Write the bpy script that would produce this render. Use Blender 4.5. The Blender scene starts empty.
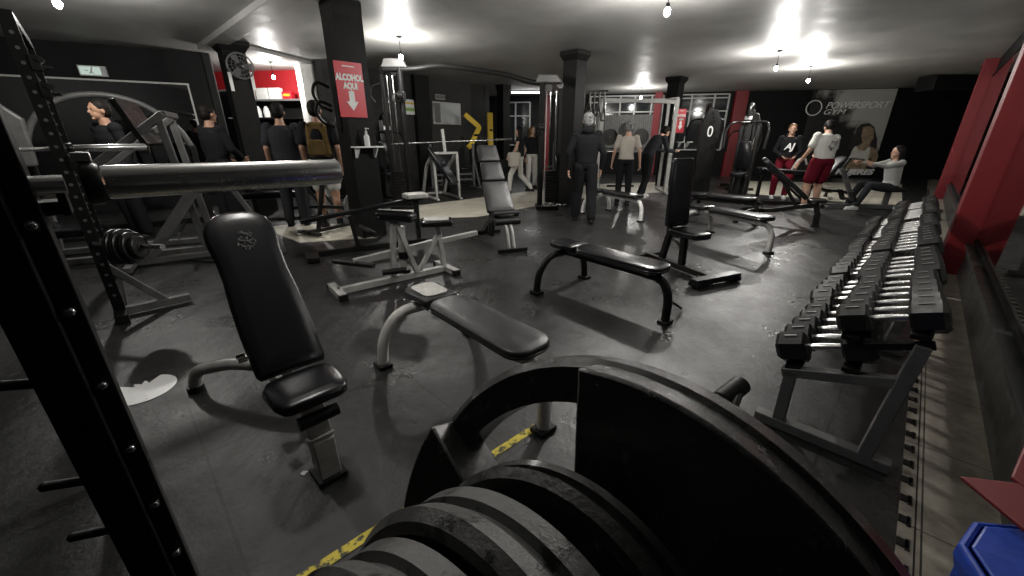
import bpy, bmesh, math, random
from mathutils import Vector as V3, Matrix, Quaternion
random.seed(7)
C = bpy.context.scene.collection
PI = math.pi
# ---------------------------------------------------------------- camera
FPX, PITCH, CAMH = 392.0, math.radians(20.9), 1.36
cam_d = bpy.data.cameras.new('camera'); cam = bpy.data.objects.new('camera', cam_d); C.objects.link(cam)
cam_d.sensor_width = 36; cam_d.lens = FPX * 36 / 1024; cam_d.clip_start = .02; cam_d.clip_end = 100
cam.location = (0, 0, CAMH); cam.rotation_euler = (PI/2 - PITCH, 0, 0)
bpy.context.scene.camera = cam
cp, sp = math.cos(PITCH), math.sin(PITCH)
def ray(px, py):
    x = (px-512)/FPX; y = (288-py)/FPX
    return V3((x, cp+y*sp, -sp+y*cp))
def G(px, py, z=0.0):                       # the point of the photo that lies at height z
    r = ray(px, py); return V3((0, 0, CAMH)) + r*((z-CAMH)/r.z)
def YY(px, py, y):                          # ... at depth y
    r = ray(px, py); return V3((0, 0, CAMH)) + r*(y/r.y)
def RP(px, py, p, n):                       # ... on a plane
    r = ray(px, py); o = V3((0, 0, CAMH)); n = V3(n); return o + r*((V3(p)-o).dot(n)/r.dot(n))
U = V3((.7071, .7071, 0)); W = V3((-.7071, .7071, 0)); Z = V3((0, 0, 1))   # the room's two directions

# ---------------------------------------------------------------- materials
def nt(m):
    m.use_nodes = True; t = m.node_tree; return t, t.nodes['Principled BSDF']
def mat(name, col, rough=.5, metal=0.0, bump=0.0, bscale=60, var=0.0, vscale=8, rvar=0.0, coat=0.0, spec=.5, emit=0.0, alpha=1.0):
    m = bpy.data.materials.new(name); t, b = nt(m); N = t.nodes; L = t.links
    c = (*col, 1) if len(col) == 3 else col
    b.inputs['Base Color'].default_value = c; b.inputs['Roughness'].default_value = rough; b.inputs['Metallic'].default_value = metal
    b.inputs['Specular IOR Level'].default_value = spec; b.inputs['Coat Weight'].default_value = coat; b.inputs['Coat Roughness'].default_value = .15
    tc = N.new('ShaderNodeTexCoord')
    if emit:
        b.inputs['Emission Color'].default_value = c; b.inputs['Emission Strength'].default_value = emit
    if var or rvar:
        n = N.new('ShaderNodeTexNoise'); n.inputs['Scale'].default_value = vscale; n.inputs['Detail'].default_value = 6; n.inputs['Roughness'].default_value = .65
        L.new(tc.outputs['Object'], n.inputs['Vector'])
        if var:
            r = N.new('ShaderNodeValToRGB'); r.color_ramp.elements[0].position = .3; r.color_ramp.elements[1].position = .72
            r.color_ramp.elements[0].color = (*[x*(1-var) for x in c[:3]], 1); r.color_ramp.elements[1].color = (*[min(1, x*(1+var)) for x in c[:3]], 1)
            L.new(n.outputs['Fac'], r.inputs['Fac']); L.new(r.outputs['Color'], b.inputs['Base Color'])
        if rvar:
            q = N.new('ShaderNodeMapRange'); q.inputs['From Min'].default_value = .3; q.inputs['From Max'].default_value = .7
            q.inputs['To Min'].default_value = max(.03, rough-rvar); q.inputs['To Max'].default_value = min(1, rough+rvar)
            L.new(n.outputs['Fac'], q.inputs['Value']); L.new(q.outputs['Result'], b.inputs['Roughness'])
    if bump:
        n2 = N.new('ShaderNodeTexNoise'); n2.inputs['Scale'].default_value = bscale; n2.inputs['Detail'].default_value = 5
        L.new(tc.outputs['Object'], n2.inputs['Vector'])
        bp = N.new('ShaderNodeBump'); bp.inputs['Strength'].default_value = bump; bp.inputs['Distance'].default_value = .01
        L.new(n2.outputs['Fac'], bp.inputs['Height']); L.new(bp.outputs['Normal'], b.inputs['Normal'])
    return m
def floor_mat(name, base, tile_u, tile_v, seam, seamcol, rough, blotch, ang=PI/4, bump=.25, scratch=True, rvar=.2):
    m = bpy.data.materials.new(name); t, b = nt(m); N = t.nodes; L = t.links
    tc = N.new('ShaderNodeTexCoord'); mp = N.new('ShaderNodeMapping'); mp.inputs['Rotation'].default_value = (0, 0, -ang)
    L.new(tc.outputs['Object'], mp.inputs['Vector']); sx = N.new('ShaderNodeSeparateXYZ'); L.new(mp.outputs['Vector'], sx.inputs[0])
    def math_(op, a, bb=None):
        n = N.new('ShaderNodeMath'); n.operation = op
        for i, v in enumerate((a, bb)):
            if v is None: continue
            if isinstance(v, (int, float)): n.inputs[i].default_value = v
            else: L.new(v, n.inputs[i])
        return n.outputs[0]
    def line(o, size):
        f = math_('FRACT', math_('DIVIDE', o, size)); d = math_('MINIMUM', f, math_('SUBTRACT', 1.0, f))
        return math_('LESS_THAN', math_('MULTIPLY', d, size), seam)
    s = math_('MAXIMUM', line(sx.outputs['X'], tile_u), line(sx.outputs['Y'], tile_v))
    n1 = N.new('ShaderNodeTexNoise'); n1.inputs['Scale'].default_value = 1.6; n1.inputs['Detail'].default_value = 8; n1.inputs['Roughness'].default_value = .7
    n2 = N.new('ShaderNodeTexNoise'); n2.inputs['Scale'].default_value = 9; n2.inputs['Detail'].default_value = 8; n2.inputs['Roughness'].default_value = .7
    L.new(mp.outputs['Vector'], n1.inputs['Vector']); L.new(mp.outputs['Vector'], n2.inputs['Vector'])
    mx = math_('MULTIPLY', n1.outputs['Fac'], n2.outputs['Fac'])
    r = N.new('ShaderNodeValToRGB'); r.color_ramp.elements[0].position = .14; r.color_ramp.elements[1].position = .42
    r.color_ramp.elements[0].color = (*[x*(1-blotch) for x in base], 1); r.color_ramp.elements[1].color = (*[x*(1+blotch) for x in base], 1)
    L.new(mx, r.inputs['Fac'])
    mix = N.new('ShaderNodeMix'); mix.data_type = 'RGBA'; L.new(s, mix.inputs[0]); L.new(r.outputs['Color'], mix.inputs[6]); mix.inputs[7].default_value = (*seamcol, 1)
    L.new(mix.outputs[2], b.inputs['Base Color'])
    q = N.new('ShaderNodeMapRange'); q.inputs['From Min'].default_value = .32; q.inputs['From Max'].default_value = .68
    q.inputs['To Min'].default_value = rough+rvar; q.inputs['To Max'].default_value = rough-rvar
    L.new(n1.outputs['Fac'], q.inputs['Value']); L.new(q.outputs['Result'], b.inputs['Roughness'])
    # scuffs, dents and the joints as relief
    m4 = N.new('ShaderNodeMapping'); m4.inputs['Scale'].default_value = (7, .7, 1); m4.inputs['Rotation'].default_value = (0, 0, .5); L.new(tc.outputs['Object'], m4.inputs['Vector'])
    n4 = N.new('ShaderNodeTexNoise'); n4.inputs['Scale'].default_value = 1.4; n4.inputs['Detail'].default_value = 2; L.new(m4.outputs['Vector'], n4.inputs['Vector'])
    n3 = N.new('ShaderNodeTexNoise'); n3.inputs['Scale'].default_value = 5; n3.inputs['Detail'].default_value = 10; n3.inputs['Roughness'].default_value = .75
    L.new(mp.outputs['Vector'], n3.inputs['Vector'])
    h = math_('SUBTRACT', math_('ADD', math_('MULTIPLY', n3.outputs['Fac'], 1.0), math_('MULTIPLY', n4.outputs['Fac'], .6 if scratch else 0.0)), math_('MULTIPLY', s, 1.0))
    bp = N.new('ShaderNodeBump'); bp.inputs['Strength'].default_value = bump; bp.inputs['Distance'].default_value = .02
    L.new(h, bp.inputs['Height']); L.new(bp.outputs['Normal'], b.inputs['Normal'])
    return m
def worn(name, top, under, scale=25, thr=.5, rough=.5, metal=0.0, rough2=.6, stretch=(1, 1, 1), bump=.3):
    m = bpy.data.materials.new(name); t, b = nt(m); N = t.nodes; L = t.links
    tc = N.new('ShaderNodeTexCoord'); mp = N.new('ShaderNodeMapping'); mp.inputs['Scale'].default_value = stretch
    L.new(tc.outputs['Object'], mp.inputs['Vector'])
    n = N.new('ShaderNodeTexNoise'); n.inputs['Scale'].default_value = scale; n.inputs['Detail'].default_value = 8; n.inputs['Roughness'].default_value = .7
    L.new(mp.outputs['Vector'], n.inputs['Vector'])
    r = N.new('ShaderNodeValToRGB'); r.color_ramp.elements[0].position = thr-.03; r.color_ramp.elements[1].position = thr+.03
    r.color_ramp.elements[0].color = (*top, 1); r.color_ramp.elements[1].color = (*under, 1)
    L.new(n.outputs['Fac'], r.inputs['Fac']); L.new(r.outputs['Color'], b.inputs['Base Color'])
    q = N.new('ShaderNodeMapRange'); q.inputs['From Min'].default_value = thr-.1; q.inputs['From Max'].default_value = thr+.1; q.inputs['To Min'].default_value = rough; q.inputs['To Max'].default_value = rough2
    L.new(n.outputs['Fac'], q.inputs['Value']); L.new(q.outputs['Result'], b.inputs['Roughness']); b.inputs['Metallic'].default_value = metal
    bp = N.new('ShaderNodeBump'); bp.inputs['Strength'].default_value = bump; bp.inputs['Distance'].default_value = .004
    L.new(n.outputs['Fac'], bp.inputs['Height']); L.new(bp.outputs['Normal'], b.inputs['Normal'])
    return m
M = dict(
 vinyl=mat('black_vinyl', (.009, .009, .011), .25, rvar=.03, vscale=5, bump=.05, bscale=220, spec=.45),
 vinylw=mat('worn_vinyl', (.035, .035, .036), .42, rvar=.12, vscale=10, bump=.06, bscale=200),
 vinylg=mat('pale_worn_vinyl', (.42, .41, .38), .5, var=.35, vscale=16),
 piping=mat('seam_piping', (.02, .02, .02), .25),
 blk=mat('black_paint', (.008, .008, .008), .34, rvar=.1, vscale=9, spec=.35),
 blkm=mat('matt_black_steel', (.009, .009, .009), .5, var=.3, vscale=12, spec=.12),
 sil=mat('silver_paint', (.42, .415, .395), .38, rvar=.1, var=.22, vscale=14),
 grey=mat('grey_paint', (.11, .11, .107), .42, rvar=.1, var=.2, vscale=10),
 wht=mat('white_paint', (.8, .79, .75), .45, var=.1, vscale=9),
 chrome=mat('chrome', (.72, .72, .72), .12, 1.0, rvar=.06, vscale=18),
 steel=mat('brushed_steel', (.9, .9, .89), .25, 1.0, rvar=.04, vscale=25),
 iron=worn('cast_iron_enamel', (.012, .012, .012), (.06, .058, .055), 42, .63, .2, .05, .36, bump=.9),
 irong=worn('grey_worn_iron', (.085, .085, .082), (.008, .008, .008), 34, .60, .45, .15, .3, bump=.5),
 rub=mat('black_rubber', (.009, .009, .009), .5, bump=.1, bscale=120, spec=.3),
 hexr=mat('dumbbell_rubber', (.011, .011, .011), .38, rvar=.1, vscale=30),
 red=mat('red_paint', (.17, .006, .010), .5, var=.12, vscale=3),
 redd=mat('red_wall_paint', (.42, .012, .018), .6, var=.1, vscale=2),
 signred=mat('sign_red', (.55, .015, .03), .4),
 yel=mat('yellow_paint', (.75, .5, .03), .4),
 white=mat('white_plastic', (.75, .75, .73), .4),
 paper=mat('white_print', (.8, .8, .78), .6),
 wall=mat('charcoal_wall', (.022, .022, .023), .6, var=.12, vscale=3, bump=.1, bscale=30, spec=.12),
 wallb=mat('black_wall', (.008, .008, .0085), .55, var=.15, vscale=2, spec=.12),
 wallg=mat('grey_wall', (.045, .045, .045), .65, var=.1, vscale=2, spec=.12),
 ceil=mat('painted_concrete', (.37, .365, .35), .5, var=.16, vscale=1.3, bump=.5, bscale=2.2, rvar=.1),
 glass=mat('night_glass', (.02, .022, .024), .08, spec=.8),
 mirror=mat('mirror_glass', (.42, .43, .43), .03, 1.0),
 frame=mat('window_frame', (.55, .55, .53), .4),
 skirt=mat('skirting_boards', (.045, .047, .045), .38, var=.4, vscale=5, rvar=.15),
 yellow_line=worn('worn_yellow_tape', (.72, .58, .05), (.05, .047, .035), 26, .54, .5, 0, .6, bump=.1),
 blue=mat('blue_plastic', (.01, .05, .38), .42, var=.3, vscale=14, bump=.1, bscale=40),
 skin=mat('skin', (.50, .30, .21), .55), skind=mat('tan_skin', (.36, .20, .13), .55),
 hair=mat('black_hair', (.010, .008, .007), .5, bump=.6, bscale=90, spec=.12), hairb=mat('brown_hair', (.12, .06, .025), .5, bump=.5, bscale=90, spec=.12),
 camo=mat('patterned_knit', (.2, .205, .2), .8, var=.85, vscale=26, spec=.12),
 curt=mat('curtain_cloth', (.13, .13, .125), .8, var=.2, vscale=9), frame2=mat('dim_window_frame', (.38, .38, .37), .4),
 cblack=mat('black_cloth', (.012, .012, .013), .85, bump=.3, bscale=40, spec=.12), cdark=mat('dark_cloth', (.025, .026, .03), .85, bump=.3, bscale=40, spec=.12),
 cwhite=mat('white_cloth', (.68, .67, .62), .85, bump=.2, bscale=25, spec=.12), cgrey=mat('grey_cloth', (.33, .33, .31), .85, bump=.2, bscale=30, spec=.12),
 ccream=mat('cream_cloth', (.42, .38, .33), .85, bump=.2, bscale=30, spec=.12), clight=mat('pale_denim', (.55, .54, .5), .85, bump=.2, bscale=30, spec=.12),
 maroon=mat('maroon_cloth', (.13, .008, .018), .8, bump=.2, bscale=30, spec=.12), olive=mat('olive_canvas', (.13, .085, .03), .8, var=.4, vscale=9, spec=.12),
 shoe=mat('shoe_black', (.02, .02, .02), .6, spec=.12), shoew=mat('shoe_white', (.6, .6, .58), .6), eye=mat('dark_iris', (.01, .01, .01), .2),
 bulb=mat('lit_bulb', (1, .97, .9), .3, emit=90), tube=mat('lit_tube', (1, .98, .95), .3, emit=14),
 exitg=mat('lit_exit_panel', (.5, .62, .56), .4, emit=.6), green=mat('poster_green', (.25, .42, .1), .6), screen=mat('pale_board', (.42, .44, .44), .35),
 tile2=floor_mat('worn_floor_tile', (.27, .245, .20), .6, .34, .003, (.04, .037, .03), .4, .4, bump=.15, scratch=False, rvar=.1),
 tile=floor_mat('pale_floor_tile', (.50, .47, .39), .6, .34, .003, (.06, .055, .045), .4, .22, bump=.1, scratch=False, rvar=.1),
 rubber_floor=floor_mat('rubber_floor_tiles', (.024, .024, .024), 1.0, 1.0, .006, (.006, .006, .006), .36, .6, bump=.42, rvar=.14),
)

_b = M['iron'].node_tree.nodes['Principled BSDF']; _b.inputs['Coat Weight'].default_value = .5; _b.inputs['Coat Roughness'].default_value = .2
# ---------------------------------------------------------------- mesh builder
def Rz(a): return Matrix.Rotation(a, 4, 'Z')
class MB:
    def __init__(s): s.b = bmesh.new()
    def add(s, vs, fs):
        v = [s.b.verts.new(p) for p in vs]
        for f in fs:
            try: s.b.faces.new([v[i] for i in f])
            except ValueError: pass
        return s
    def box(s, c, sz, R=None):
        c = V3(c); h = [x/2 for x in sz]; vs = []
        for i in (-1, 1):
            for j in (-1, 1):
                for k in (-1, 1):
                    p = V3((i*h[0], j*h[1], k*h[2]))
                    if R is not None: p = R @ p
                    vs.append(c+p)
        return s.add(vs, [(0, 1, 3, 2), (4, 6, 7, 5), (0, 4, 5, 1), (2, 3, 7, 6), (0, 2, 6, 4), (1, 5, 7, 3)])
    def sweep(s, pts, prof, up=None, cap=True, closed=False, scales=None):
        pts = [V3(p) for p in pts]; n = len(pts); k = len(prof); rings = []
        up = V3(up) if up is not None else None; last = None
        for i, p in enumerate(pts):
            if closed: t = pts[(i+1) % n]-pts[i-1]
            else: t = pts[min(i+1, n-1)]-pts[max(i-1, 0)]
            t.normalize()
            a = up if up is not None else (last if last is not None else (Z if abs(t.z) < .9 else V3((1, 0, 0))))
            x = t.cross(a)
            if x.length < 1e-3: x = t.cross(V3((1, 0, 0)) if abs(t.x) < .9 else V3((0, 1, 0)))
            x.normalize(); y = x.cross(t).normalized(); last = y
            sc = scales[i] if scales else 1
            m = 1.0
            if 0 < i < n-1 and not closed:
                c_ = (pts[i]-pts[i-1]).normalized().dot((pts[i+1]-pts[i]).normalized()); m = min(1.5, 1/max(.3, math.sqrt((1+c_)/2)))
            rings.append([s.b.verts.new(p + x*q[0]*sc*1 + y*q[1]*sc*(m if up is None or True else 1)) for q in prof])
        for i in range(n if closed else n-1):
            a, b_ = rings[i], rings[(i+1) % n]
            for j in range(k): s.b.faces.new((a[j], a[(j+1) % k], b_[(j+1) % k], b_[j]))
        if cap and not closed: s.b.faces.new(rings[0][::-1]); s.b.faces.new(rings[-1])
        return s
    def rnd(s, r, k): return [(r*math.cos(2*PI*i/k), r*math.sin(2*PI*i/k)) for i in range(k)]
    def tube(s, pts, r, k=12, fil=0, closed=False, scales=None, sq=None):
        if fil: pts = fillet(pts, fil)
        pr = s.rnd(1, k)
        pr = [(x*r, y*(sq or r)) for x, y in pr]
        return s.sweep(pts, pr, closed=closed, scales=scales)
    def rt(s, pts, w, h, up=Z, fil=0):
        if fil: pts = fillet(pts, fil)
        return s.sweep(pts, [(-w/2, -h/2), (w/2, -h/2), (w/2, h/2), (-w/2, h/2)], up=up)
    def bar(s, p, q, w, h=None, up=None):
        h = h or w; p = V3(p); q = V3(q); t = (q-p).normalized()
        if up is None: up = Z if abs(t.z) < .95 else V3((0, 1, 0))
        return s.rt([p, q], w, h, up)
    def cyl(s, p, q, r, r2=None, k=20):
        return s.sweep([p, q], s.rnd(1, k), scales=[r, r if r2 is None else r2])
    def lathe(s, prof, p, ax=Z, k=32):
        p = V3(p); ax = V3(ax).normalized(); x = ax.cross(V3((1, 0, 0)) if abs(ax.x) < .9 else V3((0, 1, 0))).normalized(); y = ax.cross(x)
        rings = []
        for r, h in prof:
            rings.append([s.b.verts.new(p+ax*h+(x*math.cos(2*PI*i/k)+y*math.sin(2*PI*i/k))*max(r, 1e-5)) for i in range(k)])
        for a, b_ in zip(rings, rings[1:]):
            for j in range(k): s.b.faces.new((a[j], a[(j+1) % k], b_[(j+1) % k], b_[j]))
        if prof[0][0] > 1e-4 and prof[0] != prof[-1]: s.b.faces.new(rings[0][::-1])
        if prof[-1][0] > 1e-4 and prof[0] != prof[-1]: s.b.faces.new(rings[-1])
        return s
    def ell(s, c, r, R=None, u=16, v=10):
        c = V3(c); r = (r, r, r) if isinstance(r, (int, float)) else r; rings = []
        for i in range(1, v):
            th = PI*i/v; ring = []
            for j in range(u):
                p = V3((r[0]*math.sin(th)*math.cos(2*PI*j/u), r[1]*math.sin(th)*math.sin(2*PI*j/u), r[2]*math.cos(th)))
                ring.append(s.b.verts.new(c+(R @ p if R is not None else p)))
            rings.append(ring)
        t = V3((0, 0, r[2])); b_ = -t
        if R is not None: t = R @ t; b_ = R @ b_
        t = s.b.verts.new(c+t); b_ = s.b.verts.new(c+b_)
        for j in range(u):
            s.b.faces.new((t, rings[0][j], rings[0][(j+1) % u])); s.b.faces.new((b_, rings[-1][(j+1) % u], rings[-1][j]))
        for a, b2 in zip(rings, rings[1:]):
            for j in range(u): s.b.faces.new((a[j], b2[j], b2[(j+1) % u], a[(j+1) % u]))
        return s
    def cap(s, p, q, r1, r2, k=14, flat=1.0):
        p, q = V3(p), V3(q); t = (q-p).normalized(); n = 4; pts = []; sc = []
        for i in range(n): a = PI/2*(1-i/n); pts.append(p-t*r1*math.sin(a)); sc.append(max(.02, r1*math.cos(a)))
        pts.append(p); sc.append(r1); pts.append(q); sc.append(r2)
        for i in range(1, n+1): a = PI/2*i/n; pts.append(q+t*r2*math.sin(a)); sc.append(max(.0005, r2*math.cos(a)))
        return s.sweep(pts, [(x, y*flat) for x, y in s.rnd(1, k)], scales=sc)
    def prism(s, pts, h, R=None, o=(0, 0, 0)):      # 2D outline in local x,y thickened along z
        o = V3(o); n = len(pts); tr = (lambda p: o+(R @ p if R is not None else p))
        vs = [tr(V3((x, y, 0))) for x, y in pts]+[tr(V3((x, y, h))) for x, y in pts]
        return s.add(vs, [tuple(range(n))[::-1], tuple(range(n, 2*n))]+[(i, (i+1) % n, n+(i+1) % n, n+i) for i in range(n)])
    def pad(s, outline, th, R=None, o=(0, 0, 0), rnd=.014, crown=.008):
        o = V3(o); n = len(outline); tr = (lambda p: o+(R @ p if R is not None else p))
        def inset(d):
            out = []
            for i in range(n):
                a = V3((*outline[i-1], 0)); b_ = V3((*outline[i], 0)); c = V3((*outline[(i+1) % n], 0))
                t = ((b_-a).normalized()+(c-b_).normalized()); t = t.normalized() if t.length > 1e-6 else (c-b_).normalized()
                out.append((outline[i][0]-t.y*d, outline[i][1]+t.x*d))
            return out
        L = [(0, rnd*.7), (rnd*.5, rnd*.12), (rnd, 0), (th-rnd, 0), (th-rnd*.45, rnd*.18), (th-rnd*.12, rnd*.6), (th, rnd*1.3)]
        rings = [[s.b.verts.new(tr(V3((x, y, z)))) for x, y in inset(d)] for z, d in L]
        for a, b_ in zip(rings, rings[1:]):
            for j in range(n): s.b.faces.new((a[j], a[(j+1) % n], b_[(j+1) % n], b_[j]))
        s.b.faces.new(rings[0][::-1])
        base = inset(rnd*1.3); xs = [p[0] for p in base]; ys = [p[1] for p in base]; mx = (max(xs)+min(xs))/2; my = (max(ys)+min(ys))/2
        lx, ly = (max(xs)-min(xs))/2, (max(ys)-min(ys))/2; last = rings[-1]
        for k, fr in enumerate((.12, .28, .5)):      # shrink towards the spine of the pad
            d = min(lx, ly)*fr; ring = [s.b.verts.new(tr(V3((mx+(x-mx)*(1-d/lx), my+(y-my)*(1-d/ly), th+crown*(.55, .85, 1)[k])))) for x, y in base]
            for j in range(n): s.b.faces.new((last[j], last[(j+1) % n], ring[(j+1) % n], ring[j]))
            last = ring
        s.b.faces.new(last)
        return s
    def done(s, name, m, parent=None, smooth=40, bev=0, mats=None):
        bmesh.ops.recalc_face_normals(s.b, faces=s.b.faces)
        me = bpy.data.meshes.new(name); s.b.to_mesh(me); s.b.free()
        o = bpy.data.objects.new(name, me); C.objects.link(o)
        me.materials.append(M[m] if isinstance(m, str) else m)
        if smooth:
            me.polygons.foreach_set('use_smooth', [True]*len(me.polygons)); me.set_sharp_from_angle(angle=math.radians(smooth))
        if bev:
            b = o.modifiers.new('edge', 'BEVEL'); b.width = bev; b.segments = 2; b.limit_method = 'ANGLE'; b.angle_limit = math.radians(50)
        if parent is not None: o.parent = parent
        return o
def fillet(pts, r, n=6):
    pts = [V3(p) for p in pts]; out = [pts[0]]
    for i in range(1, len(pts)-1):
        a, b_, c = pts[i-1], pts[i], pts[i+1]; d1 = (a-b_); d2 = (c-b_)
        rr = min(r, d1.length*.48, d2.length*.48); p = b_+d1.normalized()*rr; q = b_+d2.normalized()*rr
        for k in range(n+1):
            t = k/n; out.append(p*(1-t)**2+b_*2*t*(1-t)+q*t*t)
    out.append(pts[-1]); return out
def rrect(x0, x1, hw0, hw1=None, r=.05, n=5):       # rounded outline along x, half widths at both ends
    hw1 = hw0 if hw1 is None else hw1; r0 = min(r, hw0*.98); r1 = min(r, hw1*.98); out = []
    for cx, cy, r_, a0 in ((x1-r1, -(hw1-r1), r1, -PI/2), (x1-r1, hw1-r1, r1, 0), (x0+r0, hw0-r0, r0, PI/2), (x0+r0, -(hw0-r0), r0, PI)):
        for i in range(n+1):
            a = a0+PI/2*i/n; out.append((cx+r_*math.cos(a), cy+r_*math.sin(a)))
    return out
def thing(name, label, cat, loc=(0, 0, 0), rz=0, group=None, sc=1):
    o = bpy.data.objects.new(name, None); C.objects.link(o); o.location = loc; o.rotation_euler = (0, 0, rz); o.scale = (sc,)*3
    o.empty_display_size = .1
    o['label'] = label; o['category'] = cat
    if group: o['group'] = group
    return o
def tag(o, label, cat, group=None, kind=None):
    o['label'] = label; o['category'] = cat
    if group: o['group'] = group
    if kind: o['kind'] = kind
    return o
def struct(o): o['kind'] = 'structure'; return o
def dup(root, loc, rz, label, group=None, sc=None, rot=None):
    r = root.copy(); C.objects.link(r); r.location = loc; r.rotation_euler = rot if rot else (0, 0, rz)
    if sc: r.scale = (sc,)*3 if isinstance(sc, (int, float)) else sc
    r['label'] = label
    if group: r['group'] = group
    for ch in [c for c in root.children]:
        c = ch.copy(); C.objects.link(c); c.parent = r
        for g in ch.children:
            d = g.copy(); C.objects.link(d); d.parent = c
    return r
def text(body, name, m, R, o, size, parent=None, ext=.002, align='CENTER', shear=0, sx=1.0, bold=0.0):
    cu = bpy.data.curves.new(name, 'FONT'); cu.body = body; cu.size = size; cu.extrude = ext; cu.align_x = align; cu.align_y = 'CENTER'; cu.shear = shear; cu.offset = bold
    ob = bpy.data.objects.new(name, cu); C.objects.link(ob); cu.materials.append(M[m] if isinstance(m, str) else m)
    mw = Matrix.Translation(V3(o)) @ R.to_4x4() @ Matrix.Diagonal((sx, 1, 1, 1))
    bpy.context.view_layer.update(); me = bpy.data.meshes.new_from_object(ob.evaluated_get(bpy.context.evaluated_depsgraph_get())); bpy.data.objects.remove(ob)
    me.transform(mw); o2 = bpy.data.objects.new(name, me); C.objects.link(o2); me.materials.clear(); me.materials.append(M[m] if isinstance(m, str) else m)
    if parent is not None: o2.parent = parent
    return o2
def frame3(x, y):                                    # rotation with given local x and y directions
    x = V3(x).normalized(); y = V3(y).normalized(); z = x.cross(y); y = z.cross(x)
    return Matrix((x, y, z)).transposed()
# ================================================================= the room
CEIL = 2.95
def wall(name, p, q, m, z0=0.0, z1=CEIL, th=.12, out=None):
    p, q = V3((p[0], p[1], 0)), V3((q[0], q[1], 0)); d = (q-p).normalized(); n = V3((d.y, -d.x, 0))
    if out is not None and n.dot(V3(out)) < 0: n = -n
    b = MB(); b.add([p+Z*z0, q+Z*z0, q+n*th+Z*z0, p+n*th+Z*z0, p+Z*z1, q+Z*z1, q+n*th+Z*z1, p+n*th+Z*z1],
                    [(0, 1, 2, 3), (4, 5, 6, 7), (0, 1, 5, 4), (1, 2, 6, 5), (2, 3, 7, 6), (3, 0, 4, 7)])
    return struct(b.done(name, m, smooth=0))
fl = MB(); fl.add([(-13, -4, 0), (20, -4, 0), (20, 20, 0), (-13, 20, 0)], [(0, 1, 2, 3)]); struct(fl.done('floor', 'rubber_floor', smooth=0))
ce = MB(); ce.box((3.5, 8, CEIL+.06), (33, 24, .12)); struct(ce.done('ceiling', 'ceil', smooth=0))
R0 = V3((2.28, 1.42, 0))
A0 = R0-U*4.5; B0 = V3((-9.8, 6.95, 0)); C0 = V3((-6.06, 8.98, 0))
wall('wall_right', A0, R0+U*19, 'wallb', out=-W)
wall('wall_rear', A0, A0+W*13.2, 'wall', out=-U)
wall('wall_left', B0, C0, 'wall', out=(-.5, .85, 0), th=.2)
wall('wall_reception_side', C0, C0+V3((-2.2, 1.9, 0)), 'wall', out=(-1, -.5, 0))
RA, RB = V3((-8.6, 11.5, 0)), V3((-4.75, 10.95, 0))
wall('wall_reception', RA, RB, 'redd', out=(0, 1, 0))
wall('wall_reception_end', RB+V3((0, .1, 0)), V3((-4.3, 9.75, 0)), 'wallg', out=(1, 1, 0))
GA, GB = V3((-4.3, 9.75, 0)), V3((-.75, 14.3, 0))
wall('wall_side', GA, GB, 'wallg', out=(-.79, .62, 0))
wall('wall_alcove', GB, V3((-2.6, 17.9, 0)), 'wallg', out=(-1, -.4, 0))
def BW(t): return V3((t, 17.39-.198*t, 0))          # the far wall's line
BN = V3((-.194, -.981, 0))
wall('wall_far', BW(-3), BW(16.5), 'wallb', out=(0, 1, 0), z0=0)
# pale tiled walkways let into the rubber
def poly_floor(px, m, z, name):
    b = MB(); pts = [G(*p) for p in px]; n = len(pts)
    b.add([p+Z*z for p in pts]+[p+Z*.0005 for p in pts], [tuple(range(n))]+[(i, (i+1) % n, n+(i+1) % n, n+i) for i in range(n)])
    return struct(b.done(name, m, smooth=0))
poly_floor([(376, 238), (300, 243), (262, 228), (296, 224), (345, 225), (384, 229)], 'tile', .005, 'floor_tiles')
poly_floor([(360, 221), (478, 217), (553, 203), (606, 195), (700, 191), (700, 181), (606, 184), (540, 190), (360, 213)], 'tile', .005, 'floor_tiles')
poly_floor([(740, 181), (902, 184), (902, 207), (830, 201), (740, 193)], 'tile', .005, 'floor_tiles')
# pale strip with jigsaw edge along the right wall
b = MB(); p0 = R0-U*1.6; p1 = R0+U*18; o = p0+W*.0
vs = [p0, p1, p1+W*.333, p0+W*.333]; b.add([v+Z*.004 for v in vs]+[v+Z*.0005 for v in vs], [(0, 1, 2, 3), (0, 1, 5, 4), (1, 2, 6, 5), (2, 3, 7, 6), (3, 0, 4, 7)]); struct(b.done('floor_tile_strip', 'tile2', smooth=0))
b = MB(); R45 = Rz(PI/4)
for i in range(120):
    c = p0+U*(.13*i+.02)+W*.318; b.box(c+Z*.006, (.04, .03, .008), R45.to_3x3()); b.box(c-W*.014+Z*.006, (.055, .012, .008), R45.to_3x3())
o = b.done('jigsaw_mat_edge', 'rub', smooth=0); tag(o, 'toothed black jigsaw edge of the rubber mats along the pale tiles', 'mat edge', kind='stuff')
b = MB(); b.add([v+Z*.0052 for v in (p0+W*.283, p1+W*.283, p1+W*.288, p0+W*.288)], [(0, 1, 2, 3)]); struct(b.done('trim_1', 'rub', smooth=0))
# skirting boards
b = MB(); b.bar(R0-U*1.6+Z*.16+W*.03, R0+U*18+Z*.16+W*.03, .05, .32); b.bar(R0-U*1.6+Z*.33+W*.045, R0+U*18+Z*.33+W*.045, .085, .03); struct(b.done('baseboard_right', 'skirt', smooth=0, bev=.004))
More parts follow.
